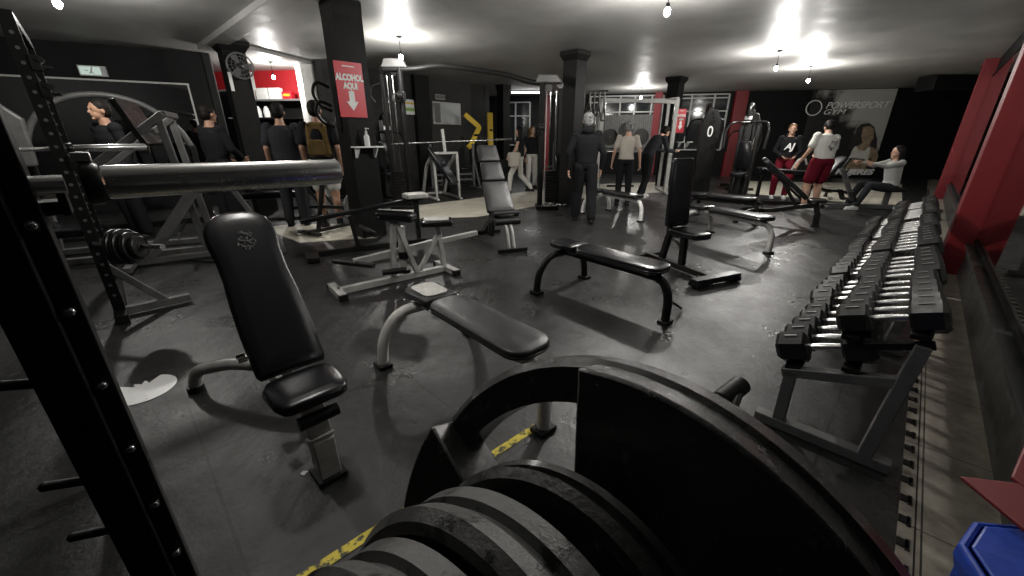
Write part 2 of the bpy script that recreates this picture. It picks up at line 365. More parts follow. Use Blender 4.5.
# red pilasters and mirrors on the right wall
for i, u in enumerate((3.5, 11.35)):
    c = R0+U*(u+.18)+W*.11; b = MB(); b.box(c+Z*(CEIL/2), (.36, .22, CEIL-.004), R45.to_3x3()); b.box(c+Z*(CEIL-.1)+W*.01, (.38, .24, .05), R45.to_3x3())
    struct(b.done('wall_pilaster', 'red', smooth=0, bev=.006))
for i, (a, e) in enumerate(((-.9, 3.48), (3.9, 11.3), (11.75, 14.5))):
    c = R0+U*((a+e)/2)+W*.012; b = MB(); b.box(c+Z*1.5, (e-a, .02, 2.2), R45.to_3x3()); o = b.done('wall_mirror', 'mirror', smooth=0)
    tag(o, ['tall mirror on the right wall, nearest the camera', 'long wall mirror behind the dumbbell racks between two red pilasters', 'wall mirror beyond the far red pilaster on the right'][i], 'mirror')
    for z in (.39, 2.61): b = MB(); b.box(c+Z*z+W*.012, (e-a, .02, .025), R45.to_3x3()); b.done('mirror_edging', 'blkm', o, smooth=0)
# columns
def column(x, y, s, name, ang=PI/4, cap_w=.1, m='blkm'):
    b = MB(); R = Rz(ang).to_3x3(); b.box((x, y, 1.40), (s, s, 2.80), R)
    h0, h1 = s/2, s/2+cap_w; vs = []
    for z, h in ((2.78, h0), (2.88, h1), (2.948, h1)):
        for i, j in ((-1, -1), (1, -1), (1, 1), (-1, 1)): p = R @ V3((i*h, j*h, 0)); vs.append((x+p.x, y+p.y, z))
    b.add(vs, [(0, 1, 5, 4), (1, 2, 6, 5), (2, 3, 7, 6), (3, 0, 4, 7), (4, 5, 9, 8), (5, 6, 10, 9), (6, 7, 11, 10), (7, 4, 8, 11), (8, 9, 10, 11)])
    return struct(b.done(name, m, smooth=0, bev=.006))
COL0, COL1, COL2, COL3, COL4 = (-5.0, 8.02), (-2.15, 5.83), (1.25, 8.85), (4.6, 12.3), (-.28, 14.0)
column(*COL0, .36, 'wall_column', cap_w=.07); column(*COL1, .37, 'wall_column', cap_w=.004); column(*COL2, .33, 'wall_column', cap_w=.055); column(*COL3, .34, 'wall_column', cap_w=.06); column(*COL4, .3, 'wall_column', cap_w=.03)
column(-4.62, 9.95, .34, 'wall_column', m='wht', cap_w=.01)
# shallow ceiling beams that run between the columns
b = MB(); b.bar(V3((-5.6, 8.3, CEIL-.04)), V3((1.5, 1.55, CEIL-.04)), .3, .09); struct(b.done('ceiling_beam', 'ceil', smooth=0, bev=.01))
b = MB(); b.bar(V3((*COL0, CEIL-.03)), V3((*COL0, CEIL-.03))+V3((.55, 2.2, 0)), .22, .06); struct(b.done('ceiling_beam', 'ceil', smooth=0, bev=.01))
# dark boxed-in beam end near the right wall
b = MB(); p = V3((11.2, 11.9, 2.74)); b.bar(p, p+V3((2.9, .2, 0)), .5, .36); struct(b.done('ceiling_box', 'blkm', smooth=0, bev=.01))
# left wall mirror with pale edging, and the second one by the reception
dl = (C0-B0).normalized(); nl = V3((dl.y, -dl.x, 0))
def wallpt(px, py, off=.0): return RP(px, py, B0+nl*off, nl)
m0, m1 = wallpt(26, 77, .02), wallpt(188, 85, .02); zt = (m0.z+m1.z)/2
b = MB(); q0 = V3((m0.x, m0.y, 0))-dl*.8; q1 = V3((m1.x, m1.y, 0)); c = (q0+q1)/2; L = (q1-q0).length; RL = frame3(dl, -nl)
b.box(c+Z*((zt+.25)/2), (L, .02, zt-.25), RL); o = b.done('wall_mirror', 'mirror', smooth=0); tag(o, 'wide mirror with thin pale edging on the left wall', 'mirror')
b = MB(); b.box(c+Z*(zt+.01)+nl*.012, (L+.04, .02, .03), RL); b.done('mirror_edging', 'wht', o, smooth=0); b = MB(); b.box(q1+Z*((zt+.25)/2)+nl*.012, (.03, .02, zt-.25), RL); b.done('mirror_edging', 'wht', o, smooth=0)
# small mirror on the reception side
p = YY(214, 92, 9.9); q = YY(229, 92, 9.7); zz = 2.42
b = MB(); b.bar(V3((p.x, p.y, 1.2)), V3((q.x+.1, q.y, 1.2)), .02, 2.3); b = b.done('standing_mirror', 'glass', smooth=0); tag(b, 'narrow dark mirror with white edging beside the reception', 'mirror')
e = MB(); e.bar(V3((p.x, p.y-.02, 2.36)), V3((q.x+.1, q.y-.02, 2.36)), .03, .035); e.bar(V3((q.x+.1, q.y-.02, .1)), V3((q.x+.1, q.y-.02, 2.37)), .035, .03); e.done('mirror_edging', 'wht', b, smooth=0)
e = MB(); e.bar(V3((q.x+.0, q.y-.12, 1.78)), V3((q.x+.42, q.y-.12, 1.78)), .2, .02); e = e.done('wall_shelf', 'white', smooth=0); tag(e, 'small white shelf beside the narrow white-edged mirror', 'shelf')
# exit sign over the left mirror
p = wallpt(93, 71, .03); o = thing('exit_sign', 'small lit green and white exit sign above the left wall mirror', 'sign', p, math.atan2(dl.y, dl.x))
b = MB(); b.box((0, 0, 0), (.38, .05, .17)); b.done('sign_case', 'white', o, smooth=0, bev=.004)
b = MB(); b.box((-.03, -.028, 0), (.28, .008, .13)); b.done('lit_panel', 'exitg', o, smooth=0)
b = MB(); b.cap((-.02, -.034, -.02), (.0, -.034, .03), .012, .012, 8); b.ell((.005, -.034, .052), .012); b.bar((-.02, -.034, -.02), (-.05, -.034, -.05), .012); b.bar((-.01, -.034, -.02), (.02, -.034, -.055), .012); b.bar((-.1, -.034, -.0), (-.06, -.034, -.0), .012); b.done('running_figure', 'white', o)
# ---- reception: shelf boards, boxes, tubs
dR = (RB-RA).normalized(); nR = V3((dR.y, -dR.x, 0))
def rw(px, py, off): return RP(px, py, RA+nR*off, nR)
z1 = rw(270, 99, .3).z; z2 = rw(270, 117, .3).z
o = thing('wall_shelf_unit', 'dark two-tier shelf on the red reception wall', 'shelf unit', (RA+RB)/2+nR*.2+Z*0, math.atan2(dR.y, dR.x))
LL = (RB-RA).length-.1
for nm, z, m in (('shelf_board', z1-.03, 'grey'), ('shelf_board', z2-.03, 'blkm')):
    b = MB(); b.box((0, 0, z), (LL, .36, .04)); b.done(nm, m, o, smooth=0)
b = MB(); b.box((0, .17, (z1+.9)/2), (LL, .02, z1-.9)); b.done('back_panel', 'blkm', o, smooth=0)
b = MB(); b.box((0, -.05, .5), (LL, .45, 1.0)); b.done('counter_body', 'blkm', o, smooth=0, bev=.01)
for i, (px, w, h, m, lab) in enumerate(((253, .16, .22, 'white', 'slim white box at the left end of the upper reception shelf'), (264, .30, .26, 'white', 'white box second from the left on the upper reception shelf'),
        (277, .30, .26, 'white', 'white box third from the left on the upper reception shelf'), (289, .26, .17, 'signred', 'red and yellow box on the upper reception shelf'))):
    p = rw(px, 98, .22); t = thing('product_box', lab, 'box', (p.x, p.y, z1-.008), math.atan2(dR.y, dR.x)+random.uniform(-.1, .1))
    b = MB(); b.box((0, 0, h/2), (w, .14, h)); b.done('carton', m, t, smooth=0, bev=.006)
    b = MB(); b.box((0, -.072, h*.55), (w*.7, .004, h*.3)); b.done('printed_panel', 'yel' if m == 'signred' else 'paper', t, smooth=0)
for i, px in enumerate((259, 267)):
    p = rw(px, 114, .25); t = thing('supplement_tub', ['white tub on the lower reception shelf, left one', 'white tub on the lower reception shelf, right one'][i], 'tub', (p.x, p.y, z2-.008))
    b = MB(); b.lathe([(.07, 0), (.075, .02), (.075, .15), (.06, .17), (.06, .18)], (0, 0, 0)); b.done('tub_body', 'white', t)
    b = MB(); b.lathe([(.062, .18), (.064, .2), (.03, .25), (.03, .26)], (0, 0, 0)); b.done('tub_cap', 'white', t)
# ---- grey side wall: whiteboard, plate, posters
dG = (GB-GA).normalized(); nG = V3((dG.y, -dG.x, 0)); aG = math.atan2(dG.y, dG.x)
def gw(px, py, off=.02): return RP(px, py, GA+nG*off, nG)
def panel(name, lab, cat, x0, y0, x1, y1, m, fm, rim=.03, extra=None):
    a, c = gw(x0, y0), gw(x1, y1); mid = (a+c)/2; w = V3((c.x-a.x, c.y-a.y, 0)).length; h = abs(a.z-c.z)
    t = thing(name, lab, cat, mid, aG)
    b = MB(); b.box((0, 0, 0), (w, .03, h)); b.done('frame', fm, t, smooth=0, bev=.004)
    b = MB(); b.box((0, -.02, 0), (w-2*rim, .012, h-2*rim)); b.done('panel_face', m, t, smooth=0)
    if extra: extra(t, w, h)
    return t
def wb(t, w, h):
    b = MB(); b.box((-w*.36, -.03, 0), (w*.2, .006, h*.86)); b.done('side_sheet', 'grey', t, smooth=0)
p = gw(422, 110, .06); b = MB(); b.box((p.x, p.y, CEIL/2), (.5, .14, CEIL-.004), Rz(aG).to_3x3()); struct(b.done('wall_pilaster', 'blkm', smooth=0))
panel('notice_board', 'pale framed board on the grey side wall', 'board', 432, 101, 461, 125, 'screen', 'sil', extra=wb)
panel('wall_plaque', 'small plaque above the pale board', 'plaque', 435, 94, 445, 100, 'grey', 'sil', .015)
def po(t, w, h):
    for z, hh, m in ((-.1, .22, 'green'), (.16, .12, 'yel')):
        b = MB(); b.box((0, -.03, z*h*1.6), (w*.8, .006, hh*h)); b.done('printed_band', m, t, smooth=0)
panel('wall_poster', 'white poster with green bands on the dark side wall', 'poster', 403, 99, 415, 115, 'paper', 'white', .02, po)
panel('wall_poster', 'small plain white poster left of the green one', 'poster', 382, 97, 388, 112, 'grey', 'white', .05)
# ---- far wall: windows
def bw(px, py, off=0.0): return RP(px, py, BW(0)+BN*off, BN)
ab = math.atan2(-.198, 1)
def window(n, pa, pb, ztop, zbot, vert, bars):
    a, c = bw(pa, 110, .06), bw(pb, 110, .06); mid = (a+c)/2; w = V3((c.x-a.x, c.y-a.y, 0)).length
    f = MB()
    for z in [ztop, zbot]+bars: f.box((0, 0, z-1), (w, .07, .045))
    for v in [-w/2, w/2]+[(-w/2+w*k) for k in vert]: f.box((v, 0, (ztop+zbot)/2-1), (.055, .08, ztop-zbot))
    f = f.done('window_%d' % n, 'frame2', smooth=0, bev=.004); f.location = (mid.x, mid.y, 1); f.rotation_euler = (0, 0, ab); struct(f)
    g = MB(); g.box((0, .02, (ztop+zbot)/2-1), (w, .012, ztop-zbot)); g = g.done('window_glass', 'glass', f, smooth=0)
    return f, w
zt = 2.86; zm = bw(640, 112).z
window(1, 590, 662, zt, .95, [.2, .42, .62, .85], [zm, zm+.62*(zt-zm)]); window(2, 680, 727, zt, .95, [.22, .7], [zm, zt-.12])
window(3, 504, 530, 2.7, 1.1, [.45], [2.2])
b = MB()
for i in range(26):
    p = bw(596+i*2.2, 128, .14); b.tube([(p.x, p.y, zm-.1), (p.x, p.y, 1.0)], .05, 6)
o = b.done('curtain', 'curt'); tag(o, 'pale pleated curtain across the lower far windows', 'curtain')
# red far pilasters
for (px, w, lab) in ((739, .42, 0), (657, .26, 0), (548, .2, 0)):
    p = bw(px, 110, .12); b = MB(); b.box((p.x, p.y, CEIL/2), (w, .2, CEIL-.004), Rz(ab).to_3x3()); struct(b.done('wall_pilaster', 'red', smooth=0, bev=.005))
# ---- mural
mL, mR = bw(799, 150, .03), bw(896, 95, .03); mw = V3((mR.x-mL.x, mR.y-mL.y, 0)).length; mc = (mL+mR)/2
t = thing('wall_mural', 'big dark mural of a woman in a white sports top with MUJERES lettering', 'mural', (mc.x, mc.y, 1.5), ab); MUR = t
def ml(px, py, off=.03):                              # photo point -> mural coordinates
    p = bw(px, py, .03)-V3((mc.x, mc.y, 1.5)); return V3((p.x*math.cos(ab)+p.y*math.sin(ab), -off, p.z))
mm = bpy.data.materials.new('mural_print'); tt, bs = nt(mm); N, Lk = tt.nodes, tt.links
tc = N.new('ShaderNodeTexCoord'); n = N.new('ShaderNodeTexNoise'); n.inputs['Scale'].default_value = 1.3; n.inputs['Detail'].default_value = 7
gx = N.new('ShaderNodeSeparateXYZ'); Lk.new(tc.outputs['Object'], n.inputs['Vector']); Lk.new(tc.outputs['Object'], gx.inputs[0])
def mth(op, a, b_):
    k = N.new('ShaderNodeMath'); k.operation = op
    for i, v in enumerate((a, b_)):
        if isinstance(v, (int, float)): k.inputs[i].default_value = v
        else: Lk.new(v, k.inputs[i])
    return k.outputs[0]
g = mth('ADD', mth('MULTIPLY', gx.outputs['X'], .42), mth('MULTIPLY', gx.outputs['Z'], .40)); g = mth('ADD', g, mth('MULTIPLY', n.outputs['Fac'], 1.25))
r = N.new('ShaderNodeValToRGB'); r.color_ramp.elements[0].position = .72; r.color_ramp.elements[0].color = (.012, .012, .012, 1); r.color_ramp.elements[1].position = 1.35; r.color_ramp.elements[1].color = (.42, .41, .38, 1)
r.color_ramp.elements[1].position = 1.0; n.inputs['Scale'].default_value = 1.9
Lk.new(g, r.inputs['Fac']); Lk.new(r.outputs['Color'], bs.inputs['Base Color']); bs.inputs['Roughness'].default_value = .5
b = MB(); b.box((0, 0, 0), (mw, .02, 2.86)); b.done('print_sheet', mm, t, smooth=0)
def shape(px, m, name, off, th=.004):
    pts = [ml(*p) for p in px]; b = MB(); n = len(pts)
    b.add([(p.x, -off, p.z) for p in pts]+[(p.x, -off+th, p.z) for p in pts], [tuple(range(n))]+[(i, (i+1) % n, n+(i+1) % n, n+i) for i in range(n)])
    return b.done(name, m, t, smooth=0)
skm = mat('printed_skin', (.30, .22, .14), .5, var=.45, vscale=5); wpm = mat('printed_white', (.62, .6, .54), .5, var=.2, vscale=4); dkm = mat('printed_dark', (.03, .028, .025), .5, var=.3, vscale=4)
shape([(857, 128), (861, 124), (869, 123), (874, 127), (877, 140), (876, 152), (871, 160), (868, 175), (866, 168), (868, 150), (858, 146), (852, 150), (848, 148), (850, 138), (855, 134)], dkm, 'printed_hair', .018)
shape([(863, 127), (870, 126), (874, 130), (873, 138), (870, 143), (869, 146), (876, 149), (878, 156), (875, 163), (873, 170), (871, 164), (871, 157), (868, 160), (865, 166), (866, 172), (844, 171), (847, 164), (850, 157), (852, 150), (857, 146), (862, 143), (861, 136)], skm, 'printed_figure', .024)
shape([(856, 146), (858, 150), (864, 151), (868, 147), (870, 148), (869, 155), (866, 161), (849, 157), (852, 150), (854, 147)], wpm, 'printed_top', .030)
R = frame3((1, 0, 0), (0, 0, 1))
p = ml(853, 172, .04); text('MUJERES', 'lettering', 'paper', R, p, .25, t, .004, shear=.25, sx=1.25, bold=.012)
p = ml(856, 105.5, .04); text('POWERSPORT', 'lettering', 'paper', R, p, .30, t, .004, shear=.3, sx=.98)
p = ml(833, 112.2, .04); text('GYM', 'lettering', 'paper', R, p, .24, t, .004, shear=.3, sx=1.35)
p = ml(813.5, 108, .03); b = MB(); b.tube([(p.x+.24*math.cos(a*PI/16), p.y, p.z+.24*math.sin(a*PI/16)) for a in range(32)], .016, 6, closed=True); b.done('logo_ring', 'paper', t)
# ---- sanitiser signs on two columns
def alcohol_sign(col, face, lab, zc, h=.62, w=.40, off=.215):
    # face: direction the sign looks
    n = V3(face).normalized(); x = V3((-n.y, n.x, 0)); R = frame3(x, Z); c = V3((*col, zc))+n*off
    t = thing('sanitiser_sign', lab, 'sign', c, math.atan2(x.y, x.x))
    b = MB(); b.box((0, 0, 0), (w, .008, h)); b.done('sign_board', 'signred', t, smooth=0)
    RR = frame3((1, 0, 0), (0, 0, 1))
    text('ALCOHOL', 'lettering', 'paper', RR, (0, -.006, h*.22), .098*w/.36, t, .0015, sx=.76, bold=.006*w/.36); text('AQUI', 'lettering', 'paper', RR, (0, -.006, h*.07), .098*w/.36, t, .0015, sx=.76, bold=.006*w/.36)
    b = MB(); s = h/.62; b.add([(x_*s, -.008, z*s) for x_, z in ((-.035, -.01), (.035, -.01), (.035, -.13), (.075, -.13), (0, -.235), (-.075, -.13), (-.035, -.13))]+[(x_*s, -.004, z*s) for x_, z in ((-.035, -.01), (.035, -.01), (.035, -.13), (.075, -.13), (0, -.235), (-.075, -.13), (-.035, -.13))],
        [tuple(range(7))]+[(i, (i+1) % 7, 7+(i+1) % 7, 7+i) for i in range(7)]); b.done('down_arrow', 'paper', t, smooth=0)
    b = MB(); b.box((0, -.006, h*.42), (w*.45, .003, .014)); b.done('heading_line', 'paper', t, smooth=0)
    return n, x
def shelf_and_bottle(col, face, zc, lab1, lab2, off=.2):
    n = V3(face).normalized(); x = V3((-n.y, n.x, 0)); c = V3((*col, zc))+n*(off+.085)
    t = thing('wall_shelf', lab1, 'shelf', c, math.atan2(x.y, x.x))
    b = MB(); b.box((0, 0, 0), (.40, .17, .018)); b.done('shelf_board', 'white', t, smooth=0, bev=.003)
    for s in (-.13, .13):
        b = MB(); b.prism([(0, 0), (.12, 0), (.12, -.02), (.03, -.13), (0, -.13)], .02, frame3((0, -1, 0), (0, 0, 1)), (s, .083, -.009)); b.done('bracket', 'white', t, smooth=0)
    t = thing('sanitiser_bottle', lab2, 'bottle', c+Z*.009, math.atan2(x.y, x.x))
    b = MB(); b.lathe([(.032, 0), (.035, .01), (.035, .12), (.025, .145), (.013, .155), (.013, .17)], (0, 0, 0)); b.done('bottle_body', 'white', t)
    b = MB(); b.lathe([(.017, .165), (.017, .185), (.006, .19), (.006, .215), (.012, .22), (.012, .23)], (0, 0, 0)); b.bar((0, 0, .225), (.045, 0, .222), .012, .01); b.done('pump_head', 'white', t)
f1 = (.7071, -.7071, 0)
z = RP(348, 90, V3((*COL1, 0))+V3(f1)*.21, f1); alcohol_sign((COL1[0]-.07, COL1[1]-.07), f1, 'red ALCOHOL AQUI sign with white arrow on the nearest left column', z.z, .64, .36)
z = RP(360, 147, V3((*COL1, 0))+V3(f1)*.21, f1); shelf_and_bottle((COL1[0]-.0, COL1[1]-.0), f1, z.z, 'white bracket shelf under the sign on the nearest left column', 'white pump bottle on the shelf of the nearest left column')
f3 = (.2, -1, 0); z = YY(678, 121, COL3[1]-.25); alcohol_sign((z.x, COL3[1]), f3, 'small red arrow sign on the far column by the windows', z.z, .62, .27, off=.3)
z = YY(681, 142, COL3[1]-.25); shelf_and_bottle((z.x, COL3[1]), f3, z.z, 'white shelf on the far column by the windows', 'small bottle on the shelf of the far column', off=.27)
# fan at the head of the left column
n = V3((.7071, -.7071, 0)); p = V3((*COL0, 0))+n*.29; zf = RP(240, 66, p, n); RF = frame3(V3((.7071, .7071, 0)), Z)
t = thing('wall_fan', 'dark round fan high on the left column', 'fan', zf, PI/4)
b = MB(); b.tube([(.2*math.cos(a*PI/16), -.02, .2*math.sin(a*PI/16)) for a in range(32)], .014, 6, closed=True)
for r in (.14, .08): b.tube([(r*math.cos(a*PI/12), -.06, r*math.sin(a*PI/12)) for a in range(24)], .004, 5, closed=True)
for a in range(18): b.tube([(.03*math.cos(a*PI/9), -.075, .03*math.sin(a*PI/9)), (.2*math.cos(a*PI/9), -.02, .2*math.sin(a*PI/9))], .003, 5)
b.done('grille', 'grey', t)
b = MB(); b.lathe([(.0, -.09), (.045, -.08), (.05, -.02), (.05, .06), (.0, .08)], (0, 0, 0), (0, 1, 0)); b.done('motor', 'blk', t)
for k in range(3):
    a = k*2*PI/3; RB_ = Matrix.Rotation(a, 3, 'Y') @ Matrix.Rotation(.4, 3, 'X'); b = MB(); b.prism([(.04, -.03), (.17, -.07), (.18, .05), (.05, .03)], .005, RB_ @ frame3((1, 0, 0), (0, 0, 1)), (0, -.02, 0)); b.done('blade', 'grey', t, smooth=0)
b = MB(); b.bar((0, .05, 0), (0, .1, -.14), .05); b.box((0, .09, -.16), (.14, .05, .08)); b.done('bracket', 'blk', t, bev=.004)
for i, px in enumerate((229, 251)):
    q0, q1 = RP(px, 72, p+n*-.07, n), RP(px+3, 91, p+n*-.07, n); b = MB(); b.bar((q0.x, q0.y, q0.z), (q0.x, q0.y, q1.z), .05, .012, up=n); o = b.done('hanging_strap', 'white', smooth=0)
    tag(o, ['white strap hanging below the fan, left one', 'white strap hanging below the fan, right one'][i], 'strap')
# ---- lamps
def bulb(px, py, lab, energy, z=CEIL, pos=None, cord=.25):
    p = G(px, py, z-cord-.07) if pos is None else V3((*pos, z-cord-.07))
    t = thing('bare_bulb', lab, 'light bulb', (p.x, p.y, z))
    b = MB(); b.lathe([(.05, 0), (.05, -.02), (.02, -.03), (.004, -.035), (.004, -cord+.03), (.02, -cord+.02), (.022, -cord-.02)], (0, 0, 0), k=16); b.done('lamp_holder', 'blkm', t)
    b = MB(); b.ell((0, 0, -cord-.06), (.035, .035, .045)); bo = b.done('glass_bulb', 'bulb', t); bo.visible_shadow = True
    l = bpy.data.lights.new('bulb_light', 'POINT'); l.energy = energy; l.shadow_soft_size = .06; l.color = (1, .975, .93)
    lo = bpy.data.objects.new('bulb_light', l); C.objects.link(lo); lo.location = (p.x, p.y, z-cord-.13); return p
bulb(58, 5, 'bare bulb over the left machines', 90)
bulb(401, 58, 'bare bulb by the cable crossover head', 85)
bulb(667, 13, 'bare bulb on the ceiling nearest the camera', 175)
bulb(776, 69, 'bare bulb over the far right benches', 125)
bulb(808, 81, 'bare bulb near the mural', 110)
bulb(641, 98, 'bare bulb near the far windows', 80)
bulb(0, 0, 'bare bulb in front of the reception wall', 80, pos=(-5.35, 9.9))
bulb(0, 0, 'bare bulb over the incline bench nearest the camera', 34, pos=(-1.0, 2.0))
bulb(0, 0, 'unseen bulb added to brighten the near dumbbell handles and plates', 9, pos=(1.5, 2.3))  # out of view, added so the dumbbell handles catch some light
p = G(528, 92, 2.9); t = thing('tube_light', 'white fluorescent tube on the ceiling beyond the slim far column', 'tube light', p, 0)
b = MB(); b.bar((-.6, 0, .02), (.6, 0, .02), .07, .04); b.done('batten', 'white', t, smooth=0)
b = MB(); b.cyl((-.58, 0, -.02), (.58, 0, -.02), .016, k=12); b.done('tube', 'tube', t)
l = bpy.data.lights.new('tube_area', 'AREA'); l.shape = 'RECTANGLE'; l.size = 1.1; l.size_y = .05; l.energy = 25; lo = bpy.data.objects.new('tube_area', l); C.objects.link(lo); lo.location = p-Z*.06
w = bpy.data.worlds.new('world'); bpy.context.scene.world = w; w.use_nodes = True; w.node_tree.nodes['Background'].inputs[0].default_value = (.5, .52, .55, 1); w.node_tree.nodes['Background'].inputs[1].default_value = .006
# ---- marks on the floor
b = MB(); a = G(318, 568); c = G(545, 421); d = (c-a).normalized(); n = V3((-d.y, d.x, 0)); a = a-d*1.0
b.add([a+n*.02+Z*.003, a-n*.02+Z*.003, c-n*.02+Z*.003, c+n*.02+Z*.003], [(0, 1, 2, 3)]); o = b.done('floor_tape', 'yellow_line', smooth=0); tag(o, 'worn yellow tape line on the rubber floor', 'tape line')
c = G(143, 390); pts = []
for i in range(40):
    t_ = 2*PI*i/40; r = .155
    if 1.75 < t_ < 2.95: r = .155*(.45+.25*(i % 3)/2)  # the bite in the outline stands for a shadow across the sticker
    pts.append((c.x+r*math.cos(t_), c.y+r*math.sin(t_)))
b = MB(); b.prism(pts, .002, None, (0, 0, .002)); o = b.done('floor_sticker', worn('mottled_sticker', (.85, .85, .83), (.5, .5, .48), 12, .62, .35, 0, .5, bump=.05), smooth=0); tag(o, 'round white sticker on the rubber floor, its shaded part cut away', 'sticker')
for (px, py, s) in ((300, 475, .02), (403, 300, .012)):
    p = G(px, py); b = MB(); b.prism([(0, 0), (s, -.3*s), (1.3*s, s), (.2*s, .9*s)], .003, None, (p.x, p.y, .001)); o = b.done('paper_scrap', 'paper', smooth=0); tag(o, 'tiny pale scrap on the floor near the incline bench' if px < 350 else 'tiny pale scrap on the floor behind the white-legged bench', 'scrap')
# ================================================================= benches
def backpad(t, L, th, w0, tilt, z0, x0=0, m='vinyl', shape='hour', name='back_pad', w1=None):
    out = []
    if shape == 'hour':           # rounded head, waist, square foot
        prof = [(0, .122), (.02, .130), (.25, .134), (.45, .130), (.60, .122), (.72, .123), (.82, .132), (.90, .128), (.95, .11), (.985, .075), (1.0, .03)]
        prof = [(a*L, h*w0/.14) for a, h in prof]
        out = [(x, -h) for x, h in prof]+[(x, h) for x, h in prof[::-1]]
    else: out = rrect(0, L, w0, w1, .05)
    R = Matrix.Rotation(-tilt, 3, 'Y')
    b = MB(); b.pad(out, th, R, (x0, 0, z0)); o = b.done(name, m, t, smooth=50)
    p = MB(); pts = [R @ V3((x, y, th*.5))+V3((x0, 0, z0)) for x, y in out]; p.tube(pts, .0045, 5, closed=True); p.done('seam_piping', 'piping', o)
    return o, R
def incline_bench(loc, rz, lab, tilt, L=.76, m='vinyl', fm='sil', emblem=False, group=None):
    t = thing('incline_bench', lab, 'weight bench', loc, rz, group)
    o, R = backpad(t, L, .062, .142, tilt, .415, .03, m)
    if emblem:                     # embossed badge near the head of the pad
        b = MB(); random.seed(3)
        for i in range(60):
            a = random.uniform(0, 2*PI); r = .036*math.sqrt(random.random()); q = R @ V3((L*.80+r*math.cos(a)*1.25, r*math.sin(a), .0705))+V3((.03, 0, .415)); b.ell(q, (.0052, .0052, .0035), R, 8, 5)
        b.done('embossed_badge', 'vinylw', o)
    b = MB(); b.pad([(-.27, -.09), (-.255, -.12), (-.20, -.14), (-.08, -.145), (-.03, -.12), (-.01, -.06), (-.01, .06), (-.03, .12), (-.08, .145), (-.20, .14), (-.255, .12), (-.27, .09)], .048, None, (0, 0, .39), .02); s = b.done('seat_pad', m, t, smooth=50)
    b = MB(); b.rt([(.62, .0, .19), (.45, 0, .20), (.05, 0, .30), (-.16, 0, .335)], .06, .07, fil=.1); b.bar((.12, 0, .30), R @ V3((L*.45, 0, -.02))+V3((.03, 0, .415)), .04, .05); b.bar(R @ V3((.05, 0, -.02))+V3((.03, 0, .41)), R @ V3((L*.85, 0, -.02))+V3((.03, 0, .41)), .05, .035); b.done('main_beam', fm, t, bev=.004)
    b = MB(); b.bar((-.14, 0, .37), (-.19, 0, .19), .075, .085); b.bar((-.19, 0, .2), (-.20, 0, .012), .09, .085); b.bar((-.185, 0, .205), (-.19, 0, .195), .10, .095); b.done('front_leg', fm, t, bev=.006)
    b = MB(); b.box((-.20, 0, .012), (.12, .12, .024)); b.done('rubber_foot', 'rub', t, bev=.004)
    b = MB(); b.box((-.198, .0, .27), (.012, .02, .07), Matrix.Rotation(-.25, 3, 'Y')); b.done('slot_plate', 'blk', t)
    b = MB(); b.cyl((-.235, -.075, .325), (-.235, .075, .325), .026); b.done('grip_roller', 'rub', t)
    b = MB(); b.tube([(.95, .31, .02), (.93, .29, .13), (.74, .14, .20), (.56, 0, .20), (.74, -.14, .20), (.93, -.29, .13), (.95, -.31, .02)], .033, 12, fil=.08); b.done('rear_arch', fm, t)
    for s in (-1, 1):
        b = MB(); b.cyl((.95, s*.31, 0), (.95, s*.31, .035), .042, k=16); b.done('rubber_foot', 'rub', t)
    b = MB(); b.cyl((.60, -.07, .27), (.60, .09, .27), .010); b.cyl((.60, .08, .27), (.60, .12, .27), .02, k=12); b.cyl((.56, .09, .31), (.56, .13, .31), .014, k=6); b.done('adjuster_pin', 'chrome', t)
    return t
def flat_bench(loc, rz, lab, fm='blk', m='vinyl', seatm=None, L=1.12, lever=False, group=None, arch=.34, h=.45, pw=.135):
    t = thing('flat_bench', lab, 'weight bench', loc, rz, group); x0 = -L/2
    b = MB(); b.pad([(x0, -.07), (x0+.02, -.105), (x0+.07, -.125), (x0+.20, -.115), (x0+.29, -.12), (x0+.30, -.11), (x0+.30, .11), (x0+.29, .12), (x0+.20, .115), (x0+.07, .125), (x0+.02, .105), (x0, .07)], .05, None, (0, 0, h-.05)); o = b.done('head_pad', m, t, smooth=50)
    if seatm: b = MB(); b.prism(rrect(x0+.035, x0+.27, .085, .085, .05), .006, None, (0, 0, h+.0045)); b.done('worn_pad_top', seatm, o, bev=.002)
    out = rrect(x0+.31, -x0, pw-.005, pw, .10, 7); b = MB(); b.pad(out, .052, None, (0, 0, h-.052)); o = b.done('long_pad', m, t, smooth=50)
    p = MB(); p.tube([(x, y, h-.03) for x, y in out], .0045, 5, closed=True); p.done('seam_piping', 'piping', o)
    b = MB(); b.rt([(x0+.08, 0, h-.095), (-x0-.1, 0, h-.095)], .07, .05); b.box((x0+.3, 0, h-.068), (.12, .2, .012)); b.done('main_beam', fm, t, bev=.004)
    b = MB(); b.tube([(x0+.1, arch, .02), (x0+.1, arch-.02, .20), (x0+.12, arch-.13, h-.10), (x0+.14, 0, h-.10), (x0+.12, -arch+.13, h-.10), (x0+.1, -arch+.02, .20), (x0+.1, -arch, .02)], .034, 12, fil=.13); b.done('arched_legs', fm, t)
    for s in (-1, 1):
        b = MB(); b.box((x0+.1, s*arch, .014), (.11, .085, .028)); b.done('rubber_foot', 'rub', t, bev=.006)
    b = MB(); b.tube([(-x0-.18, 0, h-.10), (-x0-.02, 0, h-.10), (-x0+.05, 0, .22), (-x0+.05, 0, .02)], .034, 12, fil=.13); b.done('front_leg', fm, t)
    b = MB(); b.box((-x0+.05, 0, .014), (.085, .11, .028)); b.done('rubber_foot', 'rub', t, bev=.006)
    if lever:
        b = MB(); b.tube([(-x0+.04, .03, .16), (-x0+.04, .09, .15), (-x0+.02, .30, .03)], .011, 8); b.done('carry_handle', 'rub', t)
    return t
